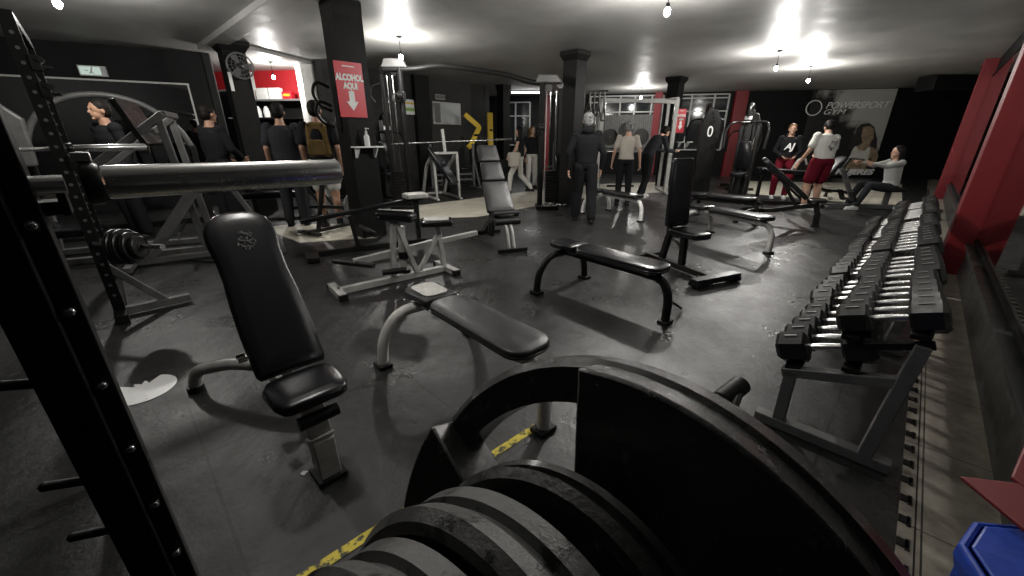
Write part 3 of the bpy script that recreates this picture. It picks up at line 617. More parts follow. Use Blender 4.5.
incline_bench((-.934, 1.444, 0), math.radians(134.5), 'black incline bench with embossed badge and silver frame, nearest the camera', math.radians(52.7), emblem=True)
flat_bench((-.255, 2.035, 0), math.radians(-48.5), 'flat bench with worn pale head pad and white legs, in front of the weight plates', 'wht', 'vinylw', 'vinylg', L=1.14)
flat_bench((.80, 3.27, 0), math.radians(-50), 'all-black flat bench with small side handle in the middle of the floor', 'blk', 'vinyl', L=1.16, lever=True)
flat_bench((1.905, 7.333, 0), math.radians(-60), 'black flat bench on white legs in front of the standing people', 'wht', 'vinyl', L=1.2)
flat_bench((2.962, 5.374, 0), math.radians(-65), 'long flat bench with silver legs right of the upright bench', 'sil', 'vinyl', L=1.2)
flat_bench((3.62, 6.9, 0), math.radians(-42), 'dark flat bench behind the long silver-legged bench', 'blk', 'vinyl', L=1.1)
def upright_bench(loc, rz, lab):
    t = thing('upright_bench', lab, 'weight bench', loc, rz)
    R = Matrix.Rotation(-math.radians(86), 3, 'Y')
    b = MB(); b.pad(rrect(0, .70, .15, .135, .035), .06, frame3((-.07, 0, 1), (0, -1, 0)), (-.02, 0, .47)); b.done('back_pad', 'vinyl', t, smooth=50)
    b = MB(); b.pad(rrect(0, .40, .14, .12, .06), .06, None, (.0, 0, .40)); b.done('seat_pad', 'vinyl', t, smooth=50)
    b = MB(); b.bar((-.11, 0, 1.05), (-.07, 0, .30), .05, .05, up=(1, 0, 0)); b.bar((-.07, 0, .36), (-.14, 0, .03), .06, .06, up=(1, 0, 0)); b.done('back_post', 'blk', t, bev=.004)
    b = MB(); b.bar((.14, 0, .39), (.16, 0, .05), .06, .06, up=(1, 0, 0)); b.tube([(-.1, 0, .3), (.0, 0, .33), (.12, 0, .26)], .016, 8, fil=.05); b.done('seat_post', 'blk', t, bev=.004)
    b = MB(); b.bar((-.38, 0, .05), (.58, 0, .05), .07, .06); b.done('base_beam', 'blk', t, bev=.004)
    b = MB(); b.bar((.6, -.3, .06), (.6, .3, .06), .10, .06); b.done('front_crossbar', 'blk', t, bev=.006)
    for x, y in ((.6, -.27), (.6, .27), (.53, -.1)):
        b = MB(); b.cyl((x, y, .0), (x, y, .04), .035, k=14); b.cyl((x-.06, y, .035), (x+.06, y, .035), .03, k=14); b.done('rubber_foot', 'rub', t)
    b = MB(); b.bar((-.38, -.24, .04), (-.38, .24, .04), .06, .05); b.done('rear_crossbar', 'blk', t, bev=.004)
    return t
upright_bench((1.78, 4.22, 0), math.radians(-66), 'black upright bench with tall straight back pad and black base')
# adjustable bench with a three-part back
t = thing('adjustable_bench', 'adjustable bench with three-part black back pad, curved front leg, by the pale walkway', 'weight bench', (-.16, 5.25, 0), math.radians(112))
T = math.radians(55); R = Matrix.Rotation(-T, 3, 'Y')
for a, e, w, nm in ((.0, .44, .19, 'lower_back_pad'), (.455, .73, .155, 'middle_back_pad'), (.745, .99, .145, 'head_pad')):
    b = MB(); b.pad(rrect(a, e, w, w*.93, .03), .065, R, (-.02, 0, .43)); b.done(nm, 'vinylw', t, smooth=50)
b = MB(); b.pad(rrect(-.26, -.04, .12, .15, .05), .07, None, (0, 0, .38)); b.done('seat_pad', 'vinyl', t, smooth=50)
for z, x in ((.36, -.26), (.45, -.2)):
    b = MB(); b.cyl((x, -.17, z), (x, .17, z), .045, k=16); b.done('foam_roller', 'rub', t)
b = MB(); b.bar(R @ V3((0, 0, -.03))+V3((-.02, 0, .43)), R @ V3((.96, 0, -.03))+V3((-.02, 0, .43)), .06, .05); b.bar((.42, 0, .04), R @ V3((.45, 0, -.04))+V3((-.02, 0, .43)), .06, .05, up=(1, 0, 0)); b.bar((.34, 0, .04), (.2, 0, .6), .05, .04, up=(1, 0, 0)); b.done('back_frame', 'blk', t, bev=.004)
b = MB(); b.rt([(.7, 0, .05), (.3, 0, .30), (-.12, 0, .38)], .06, .07, fil=.1); b.done('main_beam', 'blk', t, bev=.004)
b = MB()
for s in (-1, 1): b.tube([(-.1, s*.035, .38), (-.34, s*.035, .30), (-.42, s*.035, .04)], .02, 10, fil=.15)
b.done('front_leg', 'sil', t)
b = MB(); b.bar((-.43, -.2, .03), (-.43, .2, .03), .08, .05); b.done('front_crossbar', 'blk', t, bev=.004)
b = MB(); b.bar((.7, -.25, .03), (.7, .25, .03), .07, .05); b.done('rear_crossbar', 'blk', t, bev=.004)
# T-bar row machine (silver)
A_, B_ = V3((-1.62, 3.38, 0)), V3((-.72, 4.10, 0)); mid = (A_+B_)/2; an = math.atan2(B_.y-A_.y, B_.x-A_.x); hl = (B_-A_).length/2
t = thing('row_machine', 'silver T-bar row machine with black chest pad and grey seat pad', 'row machine', mid, an)
b = MB(); b.bar((-hl, 0, .035), (hl, 0, .035), .06, .06); b.done('base_beam', 'sil', t, bev=.004)
for x, w in ((-hl, .19), (hl, .22)):
    b = MB(); b.bar((x, -w, .035), (x, w, .035), .07, .06); b.done('base_crossbar', 'sil', t, bev=.004)
    for s in (-1, 1):
        c = MB(); c.box((x, s*(w-.01), .03), (.078, .05, .06)); c.done('end_cap', 'rub', t, bev=.004)
b = MB(); b.bar((hl-.03, 0, .06), (hl-.08, 0, .52), .05, .05, up=(1, 0, 0)); b.bar((hl-.32, 0, .06), (hl-.09, 0, .40), .045, .04, up=(1, 0, 0)); b.done('seat_post', 'sil', t, bev=.004)
b = MB(); b.pad(rrect(-.16, .16, .13, .13, .03), .055, Matrix.Rotation(-.5, 3, 'Z'), (hl-.08, 0, .52)); o = b.done('seat_pad', 'vinyl', t, smooth=50); b = MB(); b.prism(rrect(-.125, .125, .095, .095, .03), .006, Matrix.Rotation(-.5, 3, 'Z'), (hl-.08, 0, .5795)); b.done('worn_pad_top', 'vinylg', o)
b = MB(); b.bar((-.02, .02, .06), (.04, .03, .60), .05, .05, up=(1, 0, 0)); b.bar((.22, -.02, .06), (.06, 0, .60), .045, .045, up=(1, 0, 0)); b.bar((.1, .04, .06), (.12, .04, .55), .06, .06, up=(1, 0, 0)); b.done('pad_posts', 'sil', t, bev=.004)
for z0, z1 in ((.22, .29), (.0, .1)): b = MB(); b.cyl((.12, .04, z0), (.12, .04, z1), .053, k=16); b.done('height_collar', 'blk', t)
b = MB(); b.pad(rrect(-.20, .20, .06, .07, .03), .09, Matrix.Rotation(-.95, 3, 'Z'), (.06, .0, .61), .03); o = b.done('chest_pad', 'vinyl', t, smooth=50)
b = MB(); RZ = Matrix.Rotation(-.95, 3, 'Z')
b.box(RZ @ V3((0, 0, .105))+V3((.06, 0, .61)), (.36, .05, .006), RZ); b.done('wear_strip', 'grey', o)
b = MB()
for k in (-.13, -.04, .05, .14): b.cyl(RZ @ V3((k, 0, .107))+V3((.06, 0, .61)), RZ @ V3((k, 0, .112))+V3((.06, 0, .61)), .007, k=8)
b.done('pad_screw', 'blk', o)
b = MB(); b.rt([(-hl+.22, .12, .245), (hl-.06, .02, .335)], .055, .065); b.bar((hl-.06, .02, .335), (hl+.40, -.02, .37), .05, .05); b.done('lever_arm', 'sil', t, bev=.004)
b = MB(); b.cyl((-hl+.34, -.08, .235), (-hl+.10, .34, .225), .026, k=14); b.done('lever_handle', 'rub', t)
b = MB(); b.cyl((-.14, -.02, .13), (.08, -.07, .13), .03, k=14); b.done('foot_roller', 'rub', t)
# low dark machine behind it
A_, B_ = V3((-2.45, 4.62, 0)), V3((-1.2, 5.35, 0)); an = math.atan2(B_.y-A_.y, B_.x-A_.x); hl = (B_-A_).length/2
t = thing('curl_bench', 'low all-black curl bench with long padded arm behind the silver row machine', 'curl bench', (A_+B_)/2, an)
b = MB(); b.bar((-hl, 0, .04), (hl, 0, .04), .07, .06); b.done('base_beam', 'blk', t, bev=.004)
b = MB(); b.bar((-hl, -.32, .045), (-hl, .3, .045), .14, .05); b.done('base_crossbar', 'blk', t, bev=.006)
for s in (-.28, .26):
    b = MB(); b.cyl((-hl-.06, s, .03), (-hl+.06, s, .03), .03, k=12); b.done('rubber_foot', 'rub', t)
b = MB(); b.bar((-hl+.55, 0, .06), (-hl+.5, 0, .46), .05, .05, up=(1, 0, 0)); b.done('upright', 'blk', t, bev=.004); b = MB(); b.bar((hl-.1, 0, .06), (hl-.1, 0, .62), .06, .06, up=(1, 0, 0)); b.done('upright', 'blk', t, bev=.004)
b = MB(); b.rt([(-hl-.05, .1, .42), (-hl+.5, .03, .50), (hl, 0, .62)], .075, .05); b.done('padded_arm', 'vinyl', t, bev=.01)
b = MB(); b.cyl((-hl+.75, -.15, .22), (-hl+.65, .25, .26), .035, k=14); b.done('foam_roller', 'rub', t)
b = MB(); b.pad(rrect(-.15, .15, .12, .12, .03), .06, None, (hl-.1, 0, .62)); b.done('seat_pad', 'vinylg', t, smooth=50)
# incline bench by the man in the white shirt
incline_bench((4.85, 6.55, 0), math.radians(150), 'dark incline bench tilted up before the man in the white T-shirt', math.radians(40), L=.95, fm='blk')
incline_bench((7.0, 9.3, 0), math.radians(20), 'dark incline bench beside the seated woman in grey', math.radians(38), L=.85, fm='blk')
# ================================================================= dumbbell racks
O = V3((1.62, 1.32, 0))
def RK(u, v, z): return O+U*u+W*v+Z*z
def rack(u0, u1, lab):
    t = thing('dumbbell_rack', lab, 'dumbbell rack', O+U*u0, PI/4); L = u1-u0   # local x = along the wall, y = into the room
    for x in (.0, L):
        b = MB(); b.bar((x, -.02, .03), (x, .50, .03), .06, .05); b.done('base_foot', 'grey', t, bev=.004)
        b = MB(); b.bar((x, .07, .04), (x, .03, .61), .05, .06, up=(1, 0, 0)); b.done('upright', 'grey', t, bev=.004)
        b = MB(); b.bar((x, .40, .05), (x, .405, .33), .05, .05, up=(1, 0, 0)); b.bar((x, .44, .31), (x, .05, .43), .05, .045); b.done('side_brace', 'grey', t, bev=.004)
        b = MB(); b.bar((x, .19, .545), (x, .0, .62), .03, .03); b.done('shelf_bracket', 'blkm', t, bev=.002)
    for y0, z0, nm in ((.40, .345, 'lower_shelf'), (.24, .565, 'upper_shelf')):
        for k, (dy, dz) in enumerate(((0, 0), (-.19, .075))):
            b = MB(); b.bar((-.02, y0+dy, z0+dz), (L+.02, y0+dy, z0+dz), .055, .02); b.bar((-.02, y0+dy+.03*(1 if k == 0 else -1), z0+dz+.012), (L+.02, y0+dy+.03*(1 if k == 0 else -1), z0+dz+.012), .006, .04); b.done('shelf_rail', 'blkm', t, bev=.002)
    return t
def dumbbell(lab, loc, s, tilt):
    t = thing('hex_dumbbell', lab, 'dumbbell', loc, 0, None)
    for sg in (-1, 1):
        b = MB(); pr = [(.078*math.cos(PI/6+PI/3*i), .078*math.sin(PI/6+PI/3*i)) for i in range(6)]
        b.sweep([(0, sg*.066, 0), (0, sg*.078, 0), (0, sg*.172, 0), (0, sg*.190, 0)], [(x, y) for x, y in pr], up=Z, scales=[.8, 1, 1, .78]); h = b.done('hex_head', 'hexr', t, smooth=20)
        b = MB(); b.cyl((0, sg*.189, 0), (0, sg*.1915, 0), .04, k=18); b.done('end_disc', 'blkm', h)
        b = MB(); b.box((0, sg*.125, .0683), (.05, .05, .0012)); b.done('silver_patch', 'sil', h)  # small silver square on the flat top of each head
    b = MB(); b.lathe([(.0155, -.074), (.0155, -.06), (.017, -.03), (.0185, 0), (.017, .03), (.0155, .06), (.0155, .074)], (0, 0, 0), (0, 1, 0), 14); b.done('chrome_handle', 'steel', t)
    return t
racks = [(0, 1.38, 'grey two-tier dumbbell rack nearest the camera'), (1.50, 2.95, 'middle two-tier dumbbell rack along the right wall'), (3.07, 4.5, 'two-tier dumbbell rack farthest along the right wall')]
NTH = ['nearest', 'second', 'third', 'fourth', 'fifth', 'sixth', 'seventh', 'eighth', 'ninth', 'tenth', 'eleventh']
proto = None
for ri, (u0, u1, lab) in enumerate(racks):
    rack(u0, u1, lab)
    for tier, (v, z, sl) in enumerate(((.315, .395, .38), (.145, .605, .38))):
        n = 10 if tier == 0 else 11
        for i in range(n):
            u = u0+.07+(u1-u0-.14)*i/(n-1)
            s = ((.97, .95, .95)[ri] if tier == 0 else (.88, .87, .90)[ri])*(1-.028*(i % 6))+random.uniform(-.01, .01)
            rn = ['nearest', 'middle', 'farthest'][ri]; tn = ['lower', 'upper'][tier]
            l = ('black hex dumbbell on the %s tier of the %s rack, %s' % (tn, rn, NTH[i]+(' from the camera end' if i else ' to the camera')))
            p = O+U*u+W*v+Z*(z+.068*s); th = .37
            rot = Matrix.Rotation(PI/4+random.uniform(-.04, .04), 3, 'Z') @ Matrix.Rotation(-th, 3, 'X') @ Matrix.Rotation(PI/6*0, 3, 'Y')
            e = rot.to_euler()
            if proto is None:
                proto = dumbbell(l, p, s, th); proto.rotation_euler = e; proto.scale = (s,)*3; r = proto
            else: r = dup(proto, p, 0, l, sc=s, rot=e)
            r['group'] = 'hex dumbbells on the racks'
# ================================================================= plate tree with the big plates (nearest thing)
def plate(lab, c, n, Rr, th, m, roll=0, grip=True, hub=.05, name='weight_plate', hw=.593):
    n = V3(n).normalized(); x = n.cross(Z).normalized(); y = n.cross(x); R = Matrix((x, y, n)).transposed() @ Matrix.Rotation(roll, 3, 'Z')
    t = thing(name, lab, 'weight plate', c); t.rotation_euler = R.to_euler()
    K = 96; lip = Rr*(.17 if grip else .11); b = MB()
    if grip: b.lathe([(Rr-lip, -th*.05), (Rr-.008, -th*.05), (Rr, th*.06), (Rr, th*.42), (Rr-.006, th/2), (Rr-lip+.006, th/2), (Rr-lip, th*.42), (Rr-lip, -th*.05)], (0, 0, 0), k=K)
    else:
        b.lathe([(Rr-lip, -th/2), (Rr-.006, -th/2), (Rr, -th/2+.006), (Rr-.002, -th*.12), (Rr-.007, -th*.08), (Rr-.007, th*.08), (Rr-.002, th*.12), (Rr, th/2-.006), (Rr-.006, th/2), (Rr-lip, th/2), (Rr-lip, th/2), (Rr-lip-.004, th*.18), (Rr-lip-.004, -th*.18), (Rr-lip, -th/2)], (0, 0, 0), k=K)
    b.done('rim', m, t, smooth=35)
    ri = Rr-lip*(0 if grip else 1)-(.004 if grip else 0); b = MB()
    if grip:                                 # three webs between three hand openings
        for k in range(3):
            a0 = k*2*PI/3-hw; a1 = k*2*PI/3+hw; outl = [(ri*math.cos(a0+(a1-a0)*i/24), ri*math.sin(a0+(a1-a0)*i/24)) for i in range(25)]
            outl += [(ri*.40*math.cos(a1-(a1-a0)*i/8), ri*.40*math.sin(a1-(a1-a0)*i/8)) for i in range(9)]
            b.prism(outl, th*.92, None, (0, 0, -th*.5))
        b.lathe([(hub*.52, -th*.31), (ri*.44, -th*.31), (ri*.44, th*.31), (hub*.52, th*.31), (hub*.52, -th*.31)], (0, 0, 0), k=48)
    else: b.lathe([(hub*.52, -th*.25), (ri+.002, -th*.25), (ri+.002, th*.25), (hub*.52, th*.25), (hub*.52, -th*.25)], (0, 0, 0), k=64)
    b.done('web', m, t, smooth=35, bev=.003)
    b = MB(); b.lathe([(hub*.5, -th*.5), (hub, -th*.5), (hub, th*.5), (hub*.5, th*.5), (hub*.5, -th*.5)], (0, 0, 0), k=40); b.done('hub_ring', m, t, smooth=35)
    return t, R
az, el = math.radians(46.4), math.radians(-18.8)
pn = V3((math.cos(az)*math.cos(el), math.sin(az)*math.cos(el), math.sin(el))); PC = V3((.08, .216, .972))
P_OFF = V3((0, 0, .041))
plate('big glossy black tri-grip plate with open hand slot, outermost in the foreground', PC-pn*.030, pn, .225, .060, 'iron', roll=.873)
plate('smaller glossy black plate directly in front of the big tri-grip plate', PC-pn*.086+P_OFF, pn, .119, .03, 'iron', grip=False, hub=.035)
plate('grey worn plate, second in front of the big tri-grip plate', PC-pn*.150+P_OFF, pn, .117, .047, 'irong', grip=False, hub=.035)
plate('grey worn plate, third in front of the big tri-grip plate', PC-pn*.199+P_OFF, pn, .106, .046, 'irong', grip=False, hub=.035)
plate('grey worn plate at the bottom edge of the picture, last on the peg', PC-pn*.246+P_OFF, pn, .094, .042, 'irong', grip=False, hub=.035)
tr = thing('plate_tree', 'black plate storage tree holding the foreground plates', 'plate tree', (PC.x+pn.x*.12, PC.y+pn.y*.12, 0), math.atan2(pn.y, pn.x))
def TL(p): q = V3(p)-V3((PC.x+pn.x*.12, PC.y+pn.y*.12, 0)); a = -math.atan2(pn.y, pn.x); return V3((q.x*math.cos(a)-q.y*math.sin(a), q.x*math.sin(a)+q.y*math.cos(a), q.z))
b = MB(); b.bar((.02, 0, .05), (.02, 0, .86), .05, .05, up=(1, 0, 0)); b.done('post', 'blk', tr, bev=.004)
b = MB(); b.cyl(TL(PC+P_OFF-pn*.275), TL(PC+pn*.13), .012); b.done('long_peg', 'steel', tr)
b = MB(); b.bar((-.3, 0, .03), (.3, 0, .03), .06, .06); b.done('base_beam', 'blk', tr, bev=.004)
b = MB(); b.bar((-.3, -.25, .03), (-.3, .25, .03), .06, .06); b.bar((.3, -.25, .03), (.3, .25, .03), .06, .06); b.done('base_crossbar', 'blk', tr, bev=.004)
pe = YY(742, 384, .74); b = MB(); b.cyl(TL(pe), (0, 0, pe.z-.1), .010); b.done('far_peg', 'blk', tr)
b = MB(); b.cyl(TL(YY(720, 401, .70)), TL(YY(742, 384, .74)), .021, k=20); b.done('peg_cap', 'rub', tr, bev=.003)
# ================================================================= near rack on the left
def V2(px, d): return None
rz = PI/4
npos = V3((-.722, .538, 0))
t = thing('power_rack', 'near black power rack with a row of shiny bolts at the left edge', 'power rack', npos, rz)
b = MB(); b.box((0, 0, 1.2), (.052, .085, 2.4)); b.done('front_upright', 'blkm', t, bev=.003)
b = MB(); b.box((.040, .0, 1.2), (.026, .045, 2.4)); b.done('hook_strip', 'blk', t, bev=.002)
for i in range(14):
    b = MB(); z = .19+.132*i; q = V3((.040, -.024, z)); b.cyl(q, q+V3((0, -.010, 0)), .0075, k=12); b.ell(q+V3((0, -.010, 0)), (.006, .005, .006), None, 10, 6); b.done('bolt', 'chrome', t)
for z in (1.0, .80, .68, .54):
    b = MB(); b.cyl((-.02, .0, z), (-.075, .02, z+.01), .008, k=12); b.ell((-.075, .02, z+.01), .0085); b.done('storage_peg', 'rub', t)
b = MB(); b.bar((0, 1.15, 1.2), (0, 1.151, 1.2), .06); b.b.clear(); b.box((-.15, 1.2, 1.05), (.05, .05, 2.1)); b.done('rear_upright', 'blkm', t, bev=.003)
b = MB(); b.bar((0, 0, .04), (-.15, 1.2, .04), .06, .06); b.done('base_rail', 'blkm', t, bev=.003)
b = MB(); b.box((0.06, .03, 1.262), (.03, .05, .02)); b.box((.075, .03, 1.275), (.01, .05, .05)); b.box((.045, .03, 1.29), (.01, .05, .1)); b.done('bar_hook', 'blk', t, bev=.002)
S0, S1 = V3((-.64, .618, 1.296)), V3((-.377, .883, 1.292)); d = (S1-S0).normalized()
t = thing('barbell', 'polished barbell end resting on the near power rack', 'barbell', S0)
b = MB(); b.lathe([(.010, .012), (.0245, .012), (.0255, .018), (.0255, .365), (.0235, .373), (.012, .374), (.010, .368), (0, .368)], (0, 0, 0), d, 40); b.done('sleeve', 'steel', t)
b = MB(); b.lathe([(.0, -.012), (.028, -.012), (.032, -.008), (.032, .004), (.028, .010), (0, .010)], (0, 0, 0), d, 32); b.done('collar', 'blk', t)
b = MB(); b.cyl(-d*.03, -d*.75, .0135, k=20); b.done('shaft', 'steel', t)
b = MB(); b.box(V3((0, 0, .038))-d*.004, (.022, .02, .014), R45.to_3x3()); b.done('clamp_tab', 'steel', t, bev=.002)
# second rack further left
RP2 = V3((-3.17, 2.9, 0))
t = thing('squat_rack', 'tall perforated squat rack with plates on low pegs, behind the near rack', 'squat rack', RP2, PI/4)
for y in (0, 1.15):
    b = MB(); b.box((0, y, 1.05), (.07, .07, 2.1)); nf = len(b.b.faces)
    for i in range(22): b.cyl((.036, y, .2+.085*i), (.039, y, .2+.085*i), .011, k=10); b.cyl((0, y-.036, .2+.085*i), (0, y-.039, .2+.085*i), .011, k=10)
    b.b.faces.ensure_lookup_table()
    for f in b.b.faces[nf:]: f.material_index = 1
    o = b.done('upright', 'blkm', t); o.data.materials.append(M['grey'])
b = MB(); b.bar((0, -.2, .04), (0, 1.3, .04), .08, .07); b.done('base_rail', 'blkm', t, bev=.004)
b = MB(); b.bar((0, 0, 2.08), (0, 1.15, 2.08), .07, .07); b.done('top_rail', 'blkm', t, bev=.004)
b = MB(); b.bar((0, 0, .05), (.45, 0, .05), .06, .06); b.bar((0, 0, .45), (.3, 0, .05), .05, .05, up=(0, 1, 0)); b.done('stabiliser', 'grey', t, bev=.004)
for z in (1.82, 1.66, 1.2):
    b = MB(); b.box((.05, 0, z), (.05, .09, .09)); b.bar((.05, 0, z-.02), (.12, 0, z-.02), .05, .02); b.cyl((.06, -.05, z+.02), (.06, .05, z+.02), .012); b.done('hook_catch', 'blk', t, bev=.003)
for z in (1.84, 1.68, 1.22): b = MB(); b.cyl((.08, -.055, z), (.08, -.035, z), .02, k=12); b.done('hook_pin', 'chrome', t)
b = MB(); b.cyl(R45.to_3x3().inverted() @ V3((.04, -.03, .62)), R45.to_3x3().inverted() @ V3((.62, -.12, .62)), .02); b.done('plate_horn', 'chrome', t)
nn = (.05, -1, 0)
for k, (r, th, z, yy, lab) in enumerate(((.13, .035, .50, -.09, 'large black plate on the low horn of the far-left squat rack, innermost'), (.13, .035, .50, -.14, 'large black plate on the low horn of the far-left squat rack, second'), (.11, .035, .50, -.19, 'medium black plate on the low horn of the far-left squat rack, third'), (.08, .03, .50, -.23, 'small black plate on the low horn of the far-left squat rack, outermost'))):
    p = V3((-2.86+(-.09-yy)*1.0, 2.78, .62)); plate(lab, p, V3((1, .12, .05)), r, th, 'hexr', grip=False, hub=.03)
S0 = RP2+R45.to_3x3() @ V3((-.5, .0, 0))+Z*1.28; a = YY(52, 149, 2.95); e = YY(146, 147, 3.35); d = (e-a).normalized()
t = thing('barbell', 'thinner chrome barbell end on the far-left squat rack', 'barbell', a)
L = (e-a).length; b = MB(); b.lathe([(0, .1), (.022, .1), (.025, .105), (.025, L-.006), (.022, L), (0, L)], (0, 0, 0), d, 28); b.done('sleeve', 'steel', t)
b = MB(); b.cyl(-d*.6, d*.1, .0135); b.done('shaft', 'steel', t)
b = MB(); b.lathe([(0, .07), (.035, .07), (.038, .075), (.038, .10), (.035, .105), (0, .105)], (0, 0, 0), d, 28); b.done('collar', 'blk', t)
# ================================================================= machines
def F(px, py): g = G(px, py); return g
def local(t): return Matrix.Translation(t.location) @ Matrix.Rotation(t.rotation_euler[2], 4, 'Z')
# cable crossover: two towers and a bowed crossbar
def tower(t, x, y, h, inner, k):
    b = MB(); b.tube([(x, y, .02), (x, y, h)], .055, 16); b.done('main_post', 'blkm', t)
    b = MB(); b.bar((x+inner*.36, y+.1, .05), (x+inner*.36, y+.1, h-.1), .06, .10, up=(0, 1, 0)); b.done('outer_post', 'blkm', t, bev=.006)
    for dx in (.17, .28):
        b = MB(); b.cyl((x+inner*dx, y+.1, .1), (x+inner*dx, y+.1, h-.12), .013, k=10); b.done('guide_rod', 'chrome', t)
    b = MB()
    for i in range(11): b.box((x+inner*.225, y+.1, .14+.058*i), (.22, .13, .05))
    b.done('weight_stack', 'blk', t, bev=.004)
    b = MB(); b.box((x+inner*.15, y+.04, .04), (.46, .45, .06)); b.done('tower_foot', 'blkm', t, bev=.01)
    b = MB(); b.box((x, y-.02, 1.90-k), (.13, .15, .16)); b.cyl((x-.05, y-.11, 1.90-k), (x+.05, y-.11, 1.90-k), .05); b.tube([(x-.06, y-.1, 1.93-k), (x-.13, y-.12, 1.93-k), (x-.13, y-.12, 1.8-k)], .012, 8, fil=.03); b.done('cable_carriage', 'blk', t, bev=.008)
    b = MB(); b.cyl((x-.05, y-.13, 1.9-k), (x+.05, y-.13, 1.9-k), .02, k=10); b.cyl((x+.0, y-.1, 1.82-k), (x, y-.16, 1.82-k), .018, k=10); b.done('pop_pin', 'chrome', t)
    b = MB(); b.cyl((x+inner*.12, y+.06, h-.06), (x+inner*.12, y+.14, h-.06), .07); b.cyl((x+inner*.34, y+.06, h-.02), (x+inner*.34, y+.14, h-.02), .06); b.done('pulley', 'blk', t)
    b = MB(); b.tube([(x+inner*.225, y+.1, .8), (x+inner*.225, y+.1, h-.1)], .004, 6); b.done('cable', 'rub', t)
cx0, cx1 = -2.08, .57
t = thing('cable_crossover', 'black cable crossover with two towers and a bowed crossbar', 'cable machine', (0, 8.2, 0))
tower(t, cx0, 0, 2.58, -1, -.2); tower(t, cx1, 0, 2.32, 1, .35)
b = MB(); b.tube([(cx0-.3, 0, 2.56), (cx0+.3, 0, 2.56), (cx0+.7, 0, 2.62), (cx0+1.3, 0, 2.56), (cx0+2.0, 0, 2.46), (cx0+2.4, 0, 2.34), (cx1, 0, 2.32)], .045, 12, fil=.3); b.done('crossbar', 'rub', t)
b = MB(); b.prism([(-.26, 0), (.22, 0), (.14, .14), (-.2, .14)], .16, frame3((1, 0, 0), (0, 0, 1)), (cx0-.06, .08, 2.58)); b.done('head_cover', 'grey', t, smooth=0, bev=.02); b = MB(); b.prism([(-.26, 0), (.26, 0), (.14, .14), (-.2, .14)], .16, frame3((1, 0, 0), (0, 0, 1)), (cx1+.12, .08, 2.32)); b.done('head_cover', 'grey', t, smooth=0, bev=.02)
b = MB(); b.tube([(cx0-.35, -.16, 2.3), (cx0-.5, -.16, 2.25), (cx0-.55, -.16, 2.1), (cx0-.45, -.16, 1.98)], .016, 8, fil=.06); b.done('pull_up_handle', 'rub', t)
b = MB(); b.bar((cx1+.0, -.22, .09), (cx1+.52, -.22, .09), .05, .02); b.tube([(cx1+.02+.045*i, -.24, .11+.022*math.sin(i*1.9)) for i in range(12)], .009, 6); b.done('chrome_badge', 'chrome', t)
b = MB()
for dx in (.10, .30, .37): b.cyl((cx1+dx, .18, .1), (cx1+dx, .18, 2.2), .01, k=8)
b.done('rear_rod', 'sil', t)
# yellow-armed plate machines and benches along the grey wall
def yrz(px, py, y): return YY(px, py, y)
def bar_rack(loc, rz, lab, fm='grey'):
    t = thing('bench_press', lab, 'bench press', loc, rz)
    for s in (-.62, .62):
        b = MB(); b.bar((0, s, .03), (0, s, 1.22), .06, .05, up=(1, 0, 0)); b.bar((-.4, s, .03), (.7, s, .03), .06, .05); b.bar((.45, s, .05), (.04, s, .8), .04, .04, up=(0, 1, 0)); b.done('upright_frame', fm, t, bev=.004)
        b = MB(); b.box((-.05, s, 1.0), (.1, .05, .03)); b.box((-.1, s, 1.03), (.02, .05, .09)); b.done('bar_hook', 'blk', t)
    b = MB(); b.bar((0, -.62, .25), (0, .62, .25), .05, .05); b.bar((0, -.62, .4), (0, .62, .4), .05, .05); b.done('cross_rail', fm, t, bev=.004)
    b = MB(); b.pad(rrect(-1.1, .1, .14, .14, .05), .06, None, (0, 0, .38)); b.done('bench_pad', 'vinyl', t, smooth=50)
    b = MB(); b.bar((-1.1, 0, .34), (.0, 0, .34), .06, .05); b.bar((-1.0, 0, .33), (-1.0, 0, .04), .06, .06, up=(1, 0, 0)); b.bar((-1.0, -.25, .03), (-1.0, .25, .03), .06, .05); b.done('bench_frame', fm, t, bev=.004)
    return t
def barbell(a, c, lab, plates=0):
    a, c = V3(a), V3(c); d = (c-a).normalized(); L = (c-a).length; t = thing('barbell', lab, 'barbell', a)
    b = MB(); b.cyl(d*.4, d*(L-.4), .0145, k=12); b.done('shaft', 'steel', t)
    for s in (0, 1):
        p = (lambda x: d*x) if s == 0 else (lambda x: d*(L-x))
        b = MB(); b.cyl(p(0), p(.40), .025, k=16); b.cyl(p(.38), p(.42), .036, k=16); b.done('sleeve', 'steel', t)
    return t
bar_rack((-1.66, 11.55, 0), math.radians(-62), 'grey bench press station in front of the pale board')
barbell(YY(392, 144, 10.1), YY(512, 139, 10.9), 'long barbell racked on the grey bench press station')
# hack-squat style machine, grey legs and black sled
t = thing('hack_squat_machine', 'grey framed sled machine with slanted black pad behind the bench press', 'leg machine', YY(440, 180, 9.75)*1, math.radians(-60)); t.location.z = 0
b = MB()
for s in (-.28, .28): b.rt([(-.5, s, .05), (-.1, s, .75), (.45, s, 1.05)], .06, .06, fil=.12); b.bar((.45, s, 1.05), (.5, s, .04), .06, .05, up=(0, 1, 0)); b.bar((-.6, s, .04), (.6, s, .04), .06, .05)
b.bar((-.5, -.28, .06), (-.5, .28, .06), .06, .05); b.bar((.45, -.28, 1.05), (.45, .28, 1.05), .05, .05); b.bar((.45, 0, 1.05), (.35, 0, 1.55), .06, .06, up=(0, 1, 0)); b.done('frame', 'sil', t, bev=.006)
LI = (Matrix.Translation(t.location) @ Matrix.Rotation(t.rotation_euler[2], 4, 'Z')).inverted(); b = MB(); b.bar(LI @ YY(430, 148, 9.3), LI @ YY(455, 184, 9.15), .34, .09); b.done('slanted_pad', 'vinyl', t, smooth=50, bev=.02)
